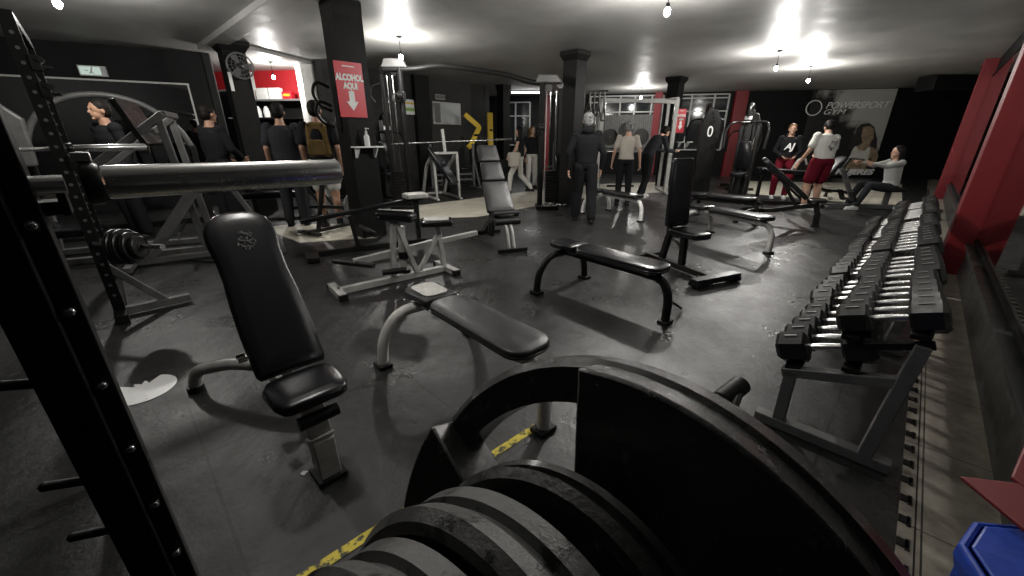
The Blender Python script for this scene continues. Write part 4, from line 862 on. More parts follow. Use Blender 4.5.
b = MB(); b.lathe([(.02, -.03), (.2, -.03), (.2, .03), (.02, .03)], (-.6, .4, .25), (0, 1, 0)); b.done('loaded_plate', 'rub', t)
def yellow_arm(x, y, z0, z1, lab, bent):
    t = thing('lever_machine', lab, 'lever machine', (x, y, 0), math.radians(20))
    b = MB()
    if bent: b.rt([(-.26, 0, 2.0), (.16, 0, 1.66), (-.10, 0, 1.2), (-.2, 0, 1.1)], .13, .10, up=(0, 1, 0), fil=.05)
    else: b.bar((0, 0, 1.12), (0, 0, 2.1), .17, .1, up=(0, 1, 0))
    b.done('yellow_arm', 'yel', t, smooth=0, bev=.008)
    b = MB(); b.bar((.1, .12, .04), (.1, .12, 1.3), .07, .07, up=(1, 0, 0)); b.bar((-.5, .12, .04), (.6, .12, .04), .08, .06); b.bar((.5, -.4, .04), (.5, .5, .04), .08, .06); b.bar((-.3, .12, .05), (.1, .12, .8), .05, .05, up=(0, 1, 0)); b.tube([(.1, .1, 1.25), (-.2, .0, 1.2), (-.45, -.1, 1.45)], .025, 8, fil=.1); b.done('frame', 'blk', t, bev=.006)
    b = MB(); b.pad(rrect(-.2, .2, .16, .16, .05), .07, None, (-.25, .12, .48)); b.done('seat_pad', 'vinyl', t, smooth=50)
    b = MB(); b.pad(rrect(-.3, .3, .13, .13, .04), .06, frame3((0, 0, 1), (0, 1, 0)), (-.05, .12, .9)); b.done('back_pad', 'vinyl', t, smooth=50)
    b = MB(); b.bar((.0, -.05, 1.6 if not bent else 1.45), (.0 if not bent else .12, -.2, 1.6 if not bent else 1.45), .05); b.done('pivot', 'blk', t)
    for s in (-.08, .45): b = MB(); b.lathe([(.02, -.025), (.19, -.025), (.19, .025), (.02, .025)], (.3, s, .55), (0, 1, 0), 28); b.done('loaded_plate', 'rub', t)
    return t
p = YY(474, 130, 12.3); yellow_arm(p.x, 12.3, 0, 0, 'lever machine with bent yellow arm', True)
p = YY(490, 128, 13.3); yellow_arm(p.x, 13.3, 0, 0, 'lever machine with straight upright yellow arm', False)
bar_rack((1.0, 14.6, 0), math.radians(-55), 'grey bench press station behind the walking woman')
# machine at the column: black upright with small screen (left of crossover)
def selector(lab, loc, rz, h=1.75, shroud='blk', mark=None):
    t = thing('weight_stack_machine', lab, 'weight machine', loc, rz)
    b = MB(); b.bar((0, .1, .05), (0, .1, h), .10, .10, up=(1, 0, 0)); b.bar((0, -.7, .04), (0, .45, .04), .08, .07); b.bar((-.35, -.7, .04), (.35, -.7, .04), .08, .07); b.bar((-.35, .4, .04), (.35, .4, .04), .08, .07); b.tube([(0, .1, h), (0, -.15, h+.12), (0, -.45, h+.05), (0, -.5, h-.15)], .035, 10, fil=.12); b.done('frame', 'blk', t, bev=.006)
    b = MB(); b.prism([(-.2, .1), (.2, .1), (.22, h-.35), (.1, h-.05), (-.1, h-.05), (-.22, h-.35)], .16, frame3((1, 0, 0), (0, 0, 1)), (0, .40, 0)); b.done('stack_shroud', shroud, t, smooth=0, bev=.02)
    b = MB()
    for s in (-.12, .12): b.cyl((s, .2, .1), (s, .2, h-.1), .012, k=8)
    b.done('guide_rod', 'chrome', t)
    b = MB(); b.pad(rrect(-.22, .2, .18, .15, .06), .08, frame3((0, -1, 0), (1, 0, 0)), (0, -.3, .56)); b.done('seat_pad', 'vinyl', t, smooth=50)
    b = MB(); b.pad(rrect(-.3, .32, .15, .13, .05), .07, frame3((0, 0, 1), (1, 0, 0)), (0, .0, .98)); b.done('back_pad', 'vinyl', t, smooth=50)
    b = MB()
    for s in (-1, 1): b.tube([(0, .0, h-.25), (s*.35, -.1, h-.25), (s*.42, -.35, h-.45), (s*.40, -.40, h-.75)], .022, 8, fil=.1)
    b.done('lever_arms', 'blk', t)
    for s in (-1, 1): b = MB(); b.cyl((s*.42, -.34, h-.42), (s*.40, -.42, h-.8), .032, k=10); b.done('grip', 'rub', t)
    b = MB(); b.box((0, -.46, h-.18), (.14, .015, .07)); b.done('maker_plate', 'white', t)
    if mark: text(mark, 'lettering', 'paper', frame3((-1, 0, 0), (0, 0, 1)), (0, .41, h-.55), .34, t, .002, sx=.8)
    return t
selector('black selector machine left of the crossover under the poster', (-2.95, 9.6, 0), math.radians(30))
selector('tall black pulldown machine with number 0 right of the far column', (4.85, 10.5, 0), math.radians(165), 2.05, mark='0')
selector('black chest machine with curved top beside the red far pilaster', (5.32, 9.5, 0), math.radians(-35), 1.95)
o = selector('dark machine marked with small white digits in front of the black far wall', (YY(748, 130, 11.6).x, 11.6, 0), math.radians(160), 1.8)
text('0.1', 'lettering', 'paper', frame3((-1, 0, 0), (0, 0, 1)), (0, .41, 1.5), .24, o, .002)
selector('dark selector machine behind the two people by the reception', (-3.7, 9.25, 0), math.radians(20), 1.9)
# smith machine with grey frame around the leaning person
t = thing('smith_machine', 'pale grey framed smith machine by the far windows', 'smith machine', YY(631, 186, 10.6), math.radians(-8)); t.location.z = 0; t.location.x = YY(631, 186, 10.6).x
for x in (-.88, .88):
    b = MB(); b.bar((x, 0, .03), (x, 0, 2.25), .09, .08, up=(0, 1, 0)); b.bar((x, 0, 2.25), (x, .9, 2.3), .08, .08); b.bar((x, .9, .03), (x, .9, 2.3), .07, .07, up=(0, 1, 0)); b.bar((x, -.3, .04), (x, 1.1, .04), .09, .06); b.done('side_frame', 'sil', t, bev=.006)
    b = MB(); b.cyl((x*.93, -.03, .1), (x*.93, -.03, 2.2), .013, k=10); b.done('guide_rod', 'chrome', t)
b = MB(); b.bar((-.9, 0, 2.25), (.9, 0, 2.18), .09, .08); b.bar((-.9, .9, 2.3), (.9, .9, 2.3), .07, .07); b.done('top_beam', 'sil', t, bev=.006)
b = MB(); b.cyl((-1.0, -.03, 1.05), (1.0, -.03, 1.05), .02, k=12); b.done('guided_bar', 'steel', t)
for i, (px, py) in enumerate(((610, 137), (626, 131), (641, 137))):
    p = YY(px, py, 11.9); t = plate(['black plate on the wall pegs by the windows, left one', 'pale-rimmed plate on the wall pegs by the windows, middle one', 'black plate on the wall pegs by the windows, right one'][i], p, (.1, -1, 0), .22, .04, 'irong' if i == 1 else 'hexr', grip=False)
t = thing('plate_rack', 'dark plate rack post by the far windows', 'plate rack', (YY(626, 131, 12.0).x, 12.02, 0))
b = MB(); b.bar((0, .02, .03), (0, .02, 1.7), .07, .07, up=(1, 0, 0)); b.bar((-.5, .02, 1.36), (.5, .02, 1.36), .05, .05); b.bar((-.4, .02, .03), (.4, .02, .03), .07, .06); b.done('frame', 'blk', t, bev=.005)
# hanging handles beside the crossover tower
t = thing('handle_rack', 'cluster of chrome cable handles hanging beside the column', 'handle rack', YY(592, 96, 9.6))
b = MB(); b.bar((-.35, 0, .1), (.35, 0, .1), .04, .04); b.bar((-.33, 0, .1), (-.33, .0, -1.9), .05, .05, up=(0, 1, 0)); b.done('rail', 'blk', t, bev=.004)
for i in range(6):
    x = -.28+.11*i; h = (.38, .55, .32, .6, .42, .5)[i]; b = MB(); b.tube([(x, -.02, .08), (x, -.04, -h*.4), (x+.05, -.04, -h), (x-.05, -.04, -h), (x, -.04, -h*.4)], .02, 8, fil=.02); b.done('cable_handle', 'chrome', t)
# treadmill-like pale deck machine and low sled in front of the mural
t = thing('low_row_machine', 'low row machine with grey beam under the seated woman', 'row machine', YY(872, 212, 8.1), math.radians(170)); t.location.z = 0; t.location.x = 7.5
b = MB(); b.bar((-.9, 0, .06), (1.05, 0, .06), .1, .08); b.bar((-.9, -.3, .04), (-.9, .3, .04), .08, .06); b.bar((1.05, -.25, .04), (1.05, .25, .04), .08, .06); b.bar((.45, 0, .08), (.85, 0, .8), .07, .07, up=(0, 1, 0)); b.bar((-.1, 0, .08), (-.1, 0, .36), .08, .08, up=(1, 0, 0)); b.done('frame', 'grey', t, bev=.006)
b = MB(); b.pad(rrect(-.22, .22, .17, .17, .05), .08, None, (-.1, 0, .36)); b.done('seat_pad', 'vinyl', t, smooth=50)
b = MB(); b.box((.62, -.2, .26), (.04, .14, .24), Matrix.Rotation(.5, 3, 'Y')); b.box((.62, .2, .26), (.04, .14, .24), Matrix.Rotation(.5, 3, 'Y')); b.bar((.6, -.25, .2), (.6, .25, .2), .04); b.done('foot_plate', 'blk', t, bev=.006)
b = MB(); b.tube([(.85, 0, .78), (.75, 0, 1.0)], .03, 10); b.tube([(.62, -.2, .97), (.8, 0, 1.0), (.62, .2, .97)], .018, 8, fil=.05); b.done('lever_arm', 'blk', t)
# table-like bench beside the seated man
t = thing('ab_bench', 'dark flat padded bench in front of the man in the black hoodie', 'weight bench', YY(784, 166, 8.75), math.radians(-10)); t.location.z = 0
b = MB(); b.pad(rrect(-.5, .6, .2, .2, .06), .08, Matrix.Rotation(math.radians(4), 3, 'Y'), (0, 0, .66)); b.done('bench_pad', 'vinyl', t, smooth=50)
b = MB(); b.bar((-.4, 0, .66), (-.4, 0, .04), .06, .06, up=(1, 0, 0)); b.bar((.5, 0, .62), (.5, 0, .04), .06, .06, up=(1, 0, 0)); b.bar((-.6, 0, .04), (.7, 0, .04), .07, .06); b.bar((.5, -.3, .04), (.5, .3, .04), .07, .06); b.bar((-.4, -.3, .04), (-.4, .3, .04), .07, .06); b.done('frame', 'blk', t, bev=.005)
b = MB(); b.tube([(.1, -.15, .74), (.18, -.15, .95), (.3, -.15, .98), (.36, -.15, .85)], .022, 8, fil=.06); b.done('side_handle', 'sil', t)
# leg press on the left with grey rails and pale arch machine
t = thing('leg_press', 'slanted leg press with grey rails below the left mirror', 'leg press', (-4.75, 4.75, 0), math.radians(28))
b = MB()
for s in (-.3, .3): b.bar((-.75, s, .5), (.75, s, 1.62), .07, .07); b.bar((.7, s, 1.6), (.8, s, .05), .07, .06, up=(0, 1, 0)); b.bar((-.95, s, .05), (.95, s, .05), .08, .07); b.bar((-.7, s, .52), (-.75, s, .05), .07, .06, up=(0, 1, 0))
b.bar((-.75, -.3, .5), (-.75, .3, .5), .06, .06); b.bar((.75, -.3, 1.62), (.75, .3, 1.62), .06, .06); b.done('rails', 'grey', t, bev=.006)
b = MB(); b.box((.45, 0, 1.52), (.06, .75, .5), Matrix.Rotation(.93-PI/2+.3, 3, 'Y')); b.done('foot_plate', 'blk', t, bev=.01)
b = MB(); b.pad(rrect(-.35, .35, .22, .22, .06), .09, Matrix.Rotation(-2.5, 3, 'Y'), (-.8, 0, .55)); b.pad(rrect(-.2, .2, .2, .2, .06), .09, None, (-.42, 0, .30)); b.done('seat_pads', 'vinyl', t, smooth=50)
b = MB()
for s in (-.42, .42): b.cyl((.2, s*.8, 1.25), (.2, s*1.3, 1.25), .024, k=12)
b.done('plate_horn', 'chrome', t)
t = thing('arched_machine', 'machine with pale arched frame in front of the left mirror', 'gym machine', (-6.0, 6.35, 0), math.radians(38))
b = MB(); b.tube([(-.95, 0, 1.2), (-.8, 0, 1.6), (-.45, 0, 1.9), (0, 0, 1.98), (.45, 0, 1.86), (.8, 0, 1.5), (.9, 0, 1.2)], .04, 12, fil=.25); b.done('arched_frame', 'grey', t)
b = MB(); b.bar((-.95, 0, 1.25), (-.95, 0, .05), .08, .08, up=(0, 1, 0)); b.bar((.9, 0, 1.25), (.9, 0, .05), .08, .08, up=(0, 1, 0)); b.bar((-1.1, 0, .05), (1.1, 0, .05), .09, .08); b.bar((-.95, -.4, .05), (-.95, .4, .05), .09, .08); b.bar((.9, -.4, .05), (.9, .4, .05), .09, .08); b.done('lower_frame', 'blk', t, bev=.006)
b = MB(); b.prism([(-.32, 0), (.32, 0), (.36, .6), (.2, .78), (-.2, .78), (-.36, .6)], .1, frame3((1, 0, 0), (0, 0, 1)), (-1.15, -.25, 1.0)); b.done('pale_cover', 'grey', t, smooth=0, bev=.03)
b = MB(); b.pad(rrect(-.2, .2, .17, .17, .05), .08, None, (0, 0, .5)); b.pad(rrect(-.3, .3, .15, .15, .05), .08, frame3((0, 0, 1), (1, 0, 0)), (0, .2, .95)); b.bar((0, .1, .06), (0, .1, 1.9), .07, .07, up=(1, 0, 0)); b.done('seat_pads', 'vinyl', t, smooth=50)
for (x, y, rz, lab) in ((-4.0, 7.62, 20, 'grey bench press frame seen under the polished barbell'), (-6.3, 4.6, 30, 'dark bench press frame near the arched machine')):
    bar_rack((x, y, 0), math.radians(rz), lab, 'blk')
t = thing('lever_row_machine', 'bent grey lever machine leaning under the polished barbell', 'lever machine', (-3.85, 4.5, 0), math.radians(35))
b = MB(); b.rt([(-.45, 0, .1), (-.3, 0, .14), (.25, 0, .85), (.6, 0, .88)], .10, .11, fil=.06); b.bar((.55, 0, .88), (.9, 0, .05), .06, .06, up=(0, 1, 0)); b.bar((-.6, 0, .05), (1.0, 0, .05), .08, .06); b.bar((-.5, -.35, .05), (-.5, .35, .05), .07, .06); b.bar((.95, -.35, .05), (.95, .35, .05), .07, .06); b.done('lever_frame', 'grey', t, bev=.006)
b = MB(); b.pad(rrect(-.2, .2, .15, .15, .05), .07, None, (.62, 0, .92)); b.done('seat_pad', 'vinyl', t, smooth=50)
b = MB(); b.cyl((.0, -.4, .35), (.0, .4, .35), .02, k=12); b.done('plate_peg', 'chrome', t)
b = MB(); b.ell((.5, -.18, .8), .022); b.done('yellow_knob', 'yel', t)
# machines seen low between the backpack man and the column
t = thing('exercise_bike', 'dark exercise bike with chrome handlebar between the backpack man and the column', 'exercise bike', (-2.75, 6.15, 0), math.radians(60))
b = MB(); b.lathe([(.04, -.03), (.22, -.03), (.23, 0), (.22, .03), (.04, .03)], (.35, 0, .3), (0, 1, 0)); b.done('flywheel', 'irong', t)
b = MB(); b.bar((-.55, 0, .06), (.6, 0, .06), .07, .05); b.bar((-.5, -.25, .05), (-.5, .25, .05), .06, .05); b.bar((.55, -.25, .05), (.55, .25, .05), .06, .05); b.bar((-.35, 0, .06), (-.15, 0, .75), .05, .05, up=(0, 1, 0)); b.bar((.3, 0, .3), (.45, 0, .95), .05, .05, up=(0, 1, 0)); b.bar((.35, 0, .3), (-.25, 0, .4), .05, .05); b.done('frame', 'blk', t, bev=.004)
b = MB(); b.pad([(-.14, -.09), (.1, -.04), (.16, 0), (.1, .04), (-.14, .09)], .06, None, (-.15, 0, .76)); b.done('saddle', 'vinyl', t, smooth=50)
b = MB(); b.tube([(.75, -.22, 1.0), (.45, -.2, .96), (.45, .2, .96), (.75, .22, 1.0)], .015, 8, fil=.08); b.cyl((0, -.14, .3), (.12, -.14, .18), .012); b.cyl((0, .14, .3), (-.12, .14, .42), .012); b.done('handlebar', 'chrome', t)
# hanging gloves/cables by the column
b = MB()
for i in range(2): b.tube([(COL1[0]-.24, COL1[1]-.12, 1.98-.22*i), (COL1[0]-.36, COL1[1]-.22, 2.05-.22*i), (COL1[0]-.42, COL1[1]-.24, 1.9-.22*i), (COL1[0]-.34, COL1[1]-.2, 1.74-.2*i), (COL1[0]-.24, COL1[1]-.12, 1.7-.2*i)], .02, 8, fil=.08)
o = b.done('resistance_band', 'rub'); tag(o, 'black bands hanging on the left side of the nearest column', 'resistance bands')
# floor cable behind the incline bench
pts = [G(*p, .012) for p in ((128, 268), (150, 262), (180, 258), (205, 262), (225, 262))]; b = MB(); b.tube(pts, .008, 6, fil=.1); o = b.done('floor_cable', 'rub'); tag(o, 'thin black cable lying on the floor behind the incline bench', 'cable')
# bottom right: blue tub and red flanged lid
t = thing('plastic_tub', 'blue faceted plastic tub at the bottom right by the dark skirting', 'tub', (1.03, .455, 0), math.radians(12))
b = MB(); b.lathe([(.12, 0), (.125, .01), (.15, .53), (.16, .56), (.16, .59), (.145, .59), (.14, .56), (.11, .02)], (0, 0, 0), k=10); b.done('tub_body', 'blue', t, smooth=0, bev=.01)
b = MB(); b.lathe([(0, .585), (.14, .585), (.145, .595), (.06, .605), (0, .605)], (0, 0, 0), k=10); b.done('tub_lid', 'blue', t, smooth=0, bev=.008)
t = thing('plastic_cover', 'red plastic cover with curled lip lying over the blue tub', 'cover', (1.05, .55, .612))
def slab(ps, th):
    ps = [V3(p) for p in ps]; n = (ps[1]-ps[0]).cross(ps[2]-ps[0]).normalized(); return MB().add(ps+[p+n*th for p in ps], [(0, 1, 2, 3), (4, 5, 6, 7), (0, 1, 5, 4), (1, 2, 6, 5), (2, 3, 7, 6), (3, 0, 4, 7)])
slab([(.0, .15, .0), (-.02, -.06, .0), (.06, -.08, .03), (.08, .1, .03)], .012).done('curled_lip', 'red', t, smooth=0, bev=.004)
slab([(.07, .12, .03), (.05, -.08, .03), (.24, -.05, .07), (.31, .28, .07)], .012).done('cover_body', 'red', t, smooth=0, bev=.004)
# ================================================================= people
def loft(b, rings, side, k=18):                     # rings of (centre, rx, ry) along a spine
    pts = [V3(r[0]) for r in rings]; rr = []
    for i, (c, rx, ry) in enumerate(rings):
        t = (pts[min(i+1, len(pts)-1)]-pts[max(i-1, 0)]).normalized(); x = (V3(side)-t*V3(side).dot(t)).normalized(); y = t.cross(x)
        rr.append([b.b.verts.new(V3(c)+x*rx*math.cos(2*PI*j/k)+y*ry*math.sin(2*PI*j/k)) for j in range(k)])
    for a, c in zip(rr, rr[1:]):
        for j in range(k): b.b.faces.new((a[j], a[(j+1) % k], c[(j+1) % k], c[j]))
    b.b.faces.new(rr[0][::-1]); b.b.faces.new(rr[-1])
def remesh(o, vox, sm=4):
    r = o.modifiers.new('skin_over', 'REMESH'); r.mode = 'VOXEL'; r.voxel_size = vox; r.use_smooth_shade = True
    s = o.modifiers.new('relax', 'SMOOTH'); s.factor = .5; s.iterations = sm
    return o
BASE = dict(pel=(0, 0, .93), wai=(0, 0, 1.06), che=(0, .0, 1.27), nek=(0, -.01, 1.43), hed=(0, .02, 1.585), ls=(-.175, 0, 1.385), rs=(.175, 0, 1.385),
            le=(-.225, -.03, 1.11), re=(.225, -.03, 1.11), lw=(-.235, .06, .86), rw=(.235, .06, .86), lh=(-.09, 0, .90), rh=(.09, 0, .90),
            lk=(-.10, .02, .49), rk=(.10, .02, .49), la=(-.11, -.02, .085), ra=(.11, -.02, .085))
def person(lab, loc, rz, pose={}, sc=1.0, top='cblack', bottom='cblack', skin='skin', hair='hair', sleeve='long', shorts=False, crop=False, hood=False, hairlen=0, shoe='shoe', face=True, fem=False, bulk=1.0, vox=.0075, toes=(0, 1, 0), look=(0, 1, 0), bun=False, cap=False, extra=None):
    J = {k: V3(pose.get(k, v)) for k, v in BASE.items()}
    t = thing('person', lab, 'person', loc, rz, sc=sc)
    side = (J['rs']-J['ls']).normalized(); hs = (J['rh']-J['lh']).normalized(); w = .93 if fem else 1.08*bulk
    lk = V3(look).normalized(); hup = (J['hed']-J['nek']).normalized(); hx = lk.cross(Z).normalized(); hup = (hx.cross(lk)).normalized()
    HR = Matrix((hx, lk, hup)).transposed(); H = J['hed']
    def hp(x, y, z): return H+HR @ V3((x, y, z))
    b = MB()
    loft(b, [(J['pel']-(J['wai']-J['pel'])*.45, .11, .085), (J['pel'], .155, .11), (J['wai'], .125*w, .09), (J['che'], .155*w, .11), (J['che'].lerp(J['nek'], .6), .14*w, .09), (J['nek'], .06, .06), (J['nek'].lerp(H, .45), .052, .055)], side)
    b.ell(hp(0, -.012, .022), (.076, .094, .098), HR, 20, 14); b.ell(hp(0, .022, -.045), (.054, .062, .062), HR, 16, 10)      # skull, jaw
    b.ell(hp(0, .094, -.018), (.012, .016, .02), HR, 10, 6); b.ell(hp(0, .083, .022), (.010, .012, .03), HR, 8, 6)            # nose
    b.ell(hp(0, .078, -.056), (.024, .012, .008), HR, 10, 6); b.ell(hp(0, .070, -.092), (.022, .018, .016), HR, 10, 6)           # mouth, chin
    for s in (-1, 1): b.ell(hp(s*.078, -.008, -.008), (.010, .020, .030), HR, 8, 6)
    for s, sh, el_, wr, hip, kn, an in ((-1, 'ls', 'le', 'lw', 'lh', 'lk', 'la'), (1, 'rs', 're', 'rw', 'rh', 'rk', 'ra')):
        S, E_, Wr = J[sh], J[el_], J[wr]
        w1 = min(w, 1.04); b.ell(S, .048*w1); b.cap(S, E_, .046*w1, .038*w1); b.cap(E_, Wr, .037*w1, .024*w1)
        d = (Wr-E_).normalized(); hd = V3(pose.get(sh[0]+'d', d)).normalized(); fwd = V3(pose.get(sh[0]+'p', (0, 1, -.1)))     # hand: palm, four fingers, thumb
        ax = hd; nx = ax.cross(fwd); nx = (nx if nx.length > .05 else ax.cross(V3((1, 0, 0)))).normalized(); ty = nx.cross(ax).normalized()
        pc = Wr+ax*.05; RH = Matrix((ty, nx, ax)).transposed(); b.ell(pc, (.042, .017, .052), RH, 12, 8)
        curl = -nx*s
        for i, (o_, L) in enumerate(((-.030, .060), (-.010, .072), (.010, .076), (.030, .068))):
            p0 = pc+ax*.036+ty*o_; p1 = p0+ax*L*.5+curl*L*.10; p2 = p1+ax*L*.42+curl*L*.42; b.cap(p0, p1, .0095, .009, 8); b.cap(p1, p2, .009, .0075, 8)
        p0 = Wr+ax*.03+ty*.030; p1 = p0+ax*.025+ty*.030+curl*.008; b.cap(p0, p1, .012, .010, 8); b.cap(p1, p1+ax*.028+curl*.01, .010, .008, 8)
        b.cap(J[hip], J[kn], .082*w, .054*w); b.cap(J[kn], J[an], .054*w, .036*w)
        K, A = J[kn], J[an]; back = ((K-A).normalized().cross(hs)).normalized(); b.ell(K.lerp(A, .3)-V3(toes)*.02, (.044*w, .044*w, .09))
    body = remesh(b.done('body', skin, t), vox, 3)
    for s in (-1, 1):
        e = MB(); e.ell(hp(s*.030, .079, .016), (.010, .006, .006), HR, 8, 6); e.done('eye', 'eye', t)
    # hair
    h = MB(); h.ell(hp(0, -.028, .042), (.088, .098, .092), HR, 20, 12); h.ell(hp(0, -.055, .0), (.080, .07, .085), HR, 16, 10)
    if hairlen:
        for s in (-1, 0, 1): h.cap(hp(s*.045, -.06, .02), hp(s*.055, -.075, -.09-hairlen), .055, .038, 10)
        for s in (-1, 1): h.cap(hp(s*.078, -.01, .04), hp(s*.085, -.03, -.08-hairlen*.6), .03, .026, 8)
    if bun: h.ell(hp(0, -.11, .06), .045, None, 12, 8)
    ho = remesh(h.done('hair' if not cap else 'knit_cap', hair, t), .008, 2)
    # top
    c = MB(); lo = J['wai'].lerp(J['pel'], -.25 if crop else .75); g = .014
    loft(c, [(lo, .155+g if not crop else .145+g, .115+g), (J['wai'], .145*w+g, .105+g), (J['che'], .162*w+g, .115+g), (J['che'].lerp(J['nek'], .55), .152*w+g, .10+g), (J['nek'].lerp(J['che'], .06), .075+g*.5, .07+g*.5)], side)
    for s, sh, el_, wr in ((-1, 'ls', 'le', 'lw'), (1, 'rs', 're', 'rw')):
        S, E_, Wr = J[sh], J[el_], J[wr]; w2 = min(w, 1.06); c.ell(S, .064*w2+g*.3)
        if sleeve == 'long': c.cap(S, E_, .058*w2, .052*w2); c.cap(E_, E_.lerp(Wr, .93), .050*w2, .038*w2)
        elif sleeve == 'short': c.cap(S, S.lerp(E_, .68), .060*w2, .064*w2)
    if hood: c.ell(J['nek']+V3((0, 0, .02))-lk*.055, (.105, .075, .065))
    remesh(c.done('hoodie' if hood else 'top', top, t), .009, 3)
    # trousers or shorts
    c = MB(); loft(c, [(J['pel'].lerp(J['wai'], .75), .135*w+g*.6, .098+g*.6), (J['pel'], .158+g*.6, .112+g*.8), (J['pel']-(J['wai']-J['pel'])*.45, .12+g, .09+g)], side)
    for hip, kn, an in (('lh', 'lk', 'la'), ('rh', 'rk', 'ra')):
        if shorts: c.cap(J[hip], J[hip].lerp(J[kn], .72), .098*w, .088*w)
        else: c.cap(J[hip], J[kn], .096*w, .078*w); c.cap(J[kn], J[kn].lerp(J[an], .95), .077*w, .062*w)
    remesh(c.done('shorts' if shorts else 'trousers', bottom, t), .009, 3)
    td = V3(toes).normalized()
    for a in ('la', 'ra'):
        c = MB(); A = J[a]; q = A-Z*.085+td*.0; z0 = q.z
        c.cap(A+Z*.03, A-Z*.02, .048, .045, 12); c.ell(A-Z*.045+td*-.02, (.042, .05, .042)); c.cap(A-Z*.045+td*.03, A-Z*.055+td*.15, .042, .032, 12); remesh(c.done('shoe', shoe, t), .008, 2)
        c = MB(); c.prism([(x, y) for x, y in rrect(-.075, .19, .043, .046, .04)], .02, frame3(td, Z.cross(td)), A-Z*.085); c.done('shoe_sole', 'shoew' if shoe == 'shoew' else 'rub', t)
    if extra: extra(t, J, hp)
    return t
def at(px, y, py=200): p = YY(px, py, y); return (p.x, p.y, 0)
# 1 man in hoodie walking away
person('man seen from behind in black hoodie, black trousers and patterned knit cap', (1.22, 6.8, 0), math.radians(-6), dict(lk=(-.10, .10, .50), la=(-.12, .12, .085), ra=(.13, -.22, .10), rk=(.12, -.03, .50), le=(-.28, -.04, 1.12), lw=(-.27, .02, .86), re=(.27, -.04, 1.11), rw=(.26, .05, .87)), 1.02, bulk=1.1, hood=True, hair='camo', cap=True, sleeve='long', skin='skin')
# 2 woman, cropped pale top
person('woman seen from behind in cropped cream top and black leggings with fair bun', at(622, 8.6), math.radians(-5), dict(le=(-.25, .0, 1.12), lw=(-.27, .08, .9), re=(.26, -.02, 1.12), rw=(.30, .04, .88)), .99, top='ccream', bottom='cblack', sleeve='short', crop=False, hair='camo', fem=True, bun=True)
# 3 leaning dark figure
person('person in dark navy jumper leaning right over the smith machine bar', at(645, 9.9), math.radians(-70), dict(pel=(0, -.08, .92), wai=(0, -.03, 1.05), che=(0, .10, 1.23), nek=(0, .24, 1.36), hed=(0, .36, 1.45), ls=(-.17, .20, 1.32), rs=(.17, .20, 1.32), le=(-.2, .30, 1.06), re=(.2, .30, 1.06), lw=(-.17, .52, 1.04), rw=(.17, .52, 1.04), lh=(-.09, -.08, .9), rh=(.09, -.08, .9), lk=(-.1, .02, .48), rk=(.1, -.1, .48), la=(-.11, -.02, .085), ra=(.11, -.28, .085)), 1.03, top='cdark', bottom='cblack', look=(0, 1, -.5), shoe='shoew')
# 4 walking woman
def tote(t, J, hp):
    b = MB(); b.pad(rrect(-.2, .16, .15, .17, .06), .1, frame3((0, 0, 1), (0, 1, 0)), (-.30, .08, .92), .03); o = b.done('tote_bag', 'ccream', t)
    b = MB(); b.tube([(-.24, .0, 1.06), (-.2, .0, 1.38), (-.24, .14, 1.06)], .008, 6); b.done('bag_strap', 'ccream', o)
person('dark-haired woman walking left with black top, pale trousers and cream tote bag', at(519, 10.6), math.radians(80), dict(lk=(-.10, .22, .50), la=(-.10, .26, .09), rk=(.10, -.02, .48), ra=(.10, -.34, .13), le=(-.22, .06, 1.12), lw=(-.2, .2, .98), re=(.24, -.12, 1.12), rw=(.24, -.05, .88)), .96, top='cblack', bottom='clight', sleeve='none', hairlen=.12, fem=True, extra=tote)
person('long-haired person in dark top and pale trousers behind the walking woman', at(531, 11.8), math.radians(200), {}, .98, top='cblack', bottom='clight', hair='hairb', hairlen=.2, fem=True)
# 5 backpack man
def pack(t, J, hp):
    b = MB(); b.pad(rrect(0, .46, .15, .13, .07), .14, frame3((0, 0, 1), (1, 0, 0)), (0, -.115, .98), .04, .02); o = b.done('backpack', 'olive', t)
    b = MB(); b.pad(rrect(0, .2, .11, .10, .04), .05, frame3((0, 0, 1), (1, 0, 0)), (0, -.26, 1.02), .02, .01); b.done('front_pocket', 'olive', o)
    b = MB(); b.tube([(-.09, -.12, 1.4), (-.1, .1, 1.42), (-.12, .13, 1.25), (-.13, -.1, 1.02)], .014, 6, fil=.05); b.tube([(.09, -.12, 1.4), (.1, .1, 1.42), (.12, .13, 1.25), (.13, -.1, 1.02)], .014, 6, fil=.05); b.done('shoulder_strap', 'cblack', o)
person('man with olive backpack, black shirt and pale shorts facing the reception', at(313, 6.35, 103), math.radians(12), {}, 1.10, top='cblack', bottom='clight', shorts=True, skin='skind', extra=pack, sleeve='short')
person('broad man in dark grey shirt facing the reception, left of the backpack man', at(276, 6.5, 104), math.radians(20), {}, 1.09, top='cdark', bottom='cdark', skin='skind', sleeve='short')
person('man in black with cap standing at the end of the left mirror', at(206, 6.4, 110), math.radians(-20), dict(le=(-.27, .04, 1.12), lw=(-.2, .22, 1.0), re=(.27, .04, 1.12), rw=(.2, .22, 1.0)), 1.07, bulk=1.25, top='cblack', bottom='cblack', skin='skind', sleeve='long')
person('man in black facing the room among the left machines', at(98, 5.6, 104), math.radians(160), {}, 1.07, top='cblack', bottom='cblack', skin='skind')
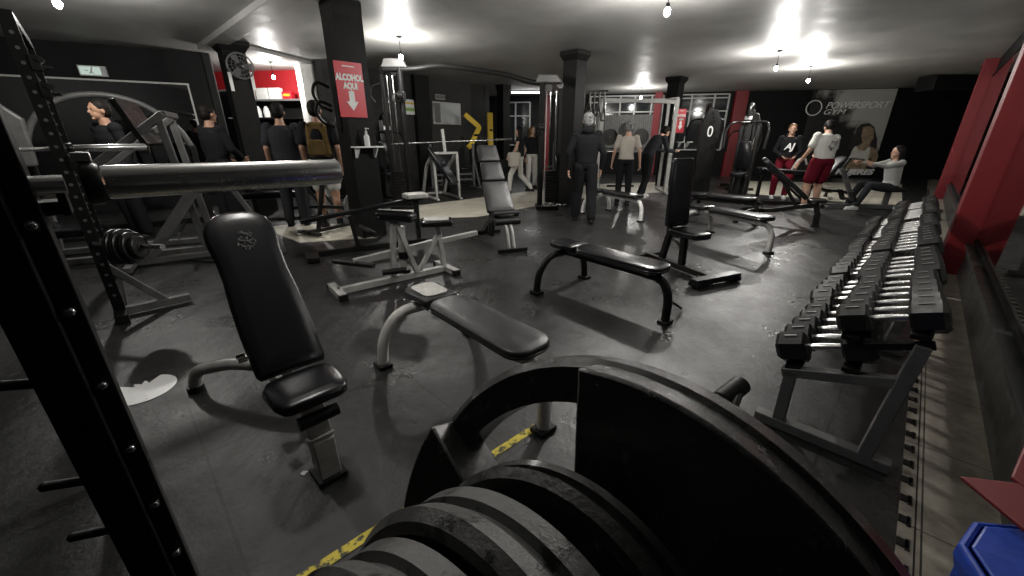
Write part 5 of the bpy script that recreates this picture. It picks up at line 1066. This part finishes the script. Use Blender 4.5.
# 6 man in black hoodie resting by the far machines
def aj(t, J, hp): text('AJ', 'lettering', 'paper', frame3((-1, 0, 0), (0, 0, 1)), (0, .155, 1.20), .2, t, .002, shear=.2, bold=.006)
person('young man in black hoodie with white letters and maroon trousers facing the camera', at(776, 9.8), math.radians(152), dict(le=(-.26, .02, 1.10), re=(.26, .02, 1.10), lw=(-.14, .22, .98), rw=(.10, .24, .98), lk=(-.14, .16, .5), rk=(.14, .16, .5), la=(-.13, .06, .085), ra=(.13, .1, .085)), .98, top='cblack', bottom='maroon', hood=True, hair='hairb', extra=aj, shoe='shoew')
# 7 white T-shirt
def prt(t, J, hp):
    b = MB(); random.seed(5)
    for i in range(16):
        a = random.uniform(-1, 1); z = random.uniform(-1, 1); b.box((a*.055+.02*z, -.128, 1.20+z*.08), (.02, .004, .03), Matrix.Rotation(random.uniform(-1, 1), 3, 'Y'))
    b.done('back_print', 'grey', t, smooth=0)
person('man seen from behind in white T-shirt and maroon shorts leaning left', at(812, 7.9), math.radians(4), dict(pel=(0, -.02, .92), che=(.02, .05, 1.24), nek=(.06, .10, 1.39), hed=(.12, .19, 1.50), ls=(-.165, .07, 1.36), rs=(.215, .08, 1.32), le=(-.27, .04, 1.12), lw=(-.33, .14, .90), re=(.29, .14, 1.08), rw=(.24, .34, 1.02), lk=(-.13, .06, .49), la=(-.16, -.02, .085), rk=(.12, .10, .49), ra=(.14, .05, .085)), 1.03, bulk=1.16, top='cwhite', bottom='maroon', shorts=True, sleeve='short', look=(.2, 1, -.7), shoe='shoew', extra=prt)
# 8 seated woman on the row machine
person('seated woman in grey sweatshirt pulling the row machine handles', (7.5, 8.0, -.06), math.radians(82), dict(pel=(0, 0, .53), wai=(0, -.01, .66), che=(0, .03, .88), nek=(0, .03, 1.04), hed=(0, .06, 1.19), ls=(-.165, .03, 1.0), rs=(.165, .03, 1.0), le=(-.2, .28, .93), re=(.2, .28, .93), lw=(-.16, .52, .98), rw=(.16, .52, .98), lh=(-.09, .04, .52), rh=(.09, .04, .52), lk=(-.13, .45, .56), rk=(.13, .45, .56), la=(-.13, .60, .16), ra=(.13, .60, .16)), .98, top='cgrey', bottom='cdark', hairlen=.14, fem=True, shoe='shoew')

GROUPS = {'light bulb': 'bare bulbs hanging from the ceiling', 'person': 'people training in the gym', 'dumbbell rack': 'dumbbell racks along the right wall', 'weight plate': 'loose weight plates on pegs', 'bench press': 'bench press stations', 'weight machine': 'weight stack machines', 'weight bench': 'weight benches on the rubber floor', 'box': 'boxes on the reception shelf', 'tub': None, 'mirror': None}
for o in [o for o in C.objects if o.parent is None and 'category' in o.keys() and 'group' not in o.keys()]:
    g = GROUPS.get(o['category'])
    if g: o['group'] = g
s = bpy.context.scene
s.view_settings.view_transform = 'Standard'; s.view_settings.look = 'None'; s.view_settings.gamma = 1; s.view_settings.use_curve_mapping = False; s.view_settings.exposure = 0.25
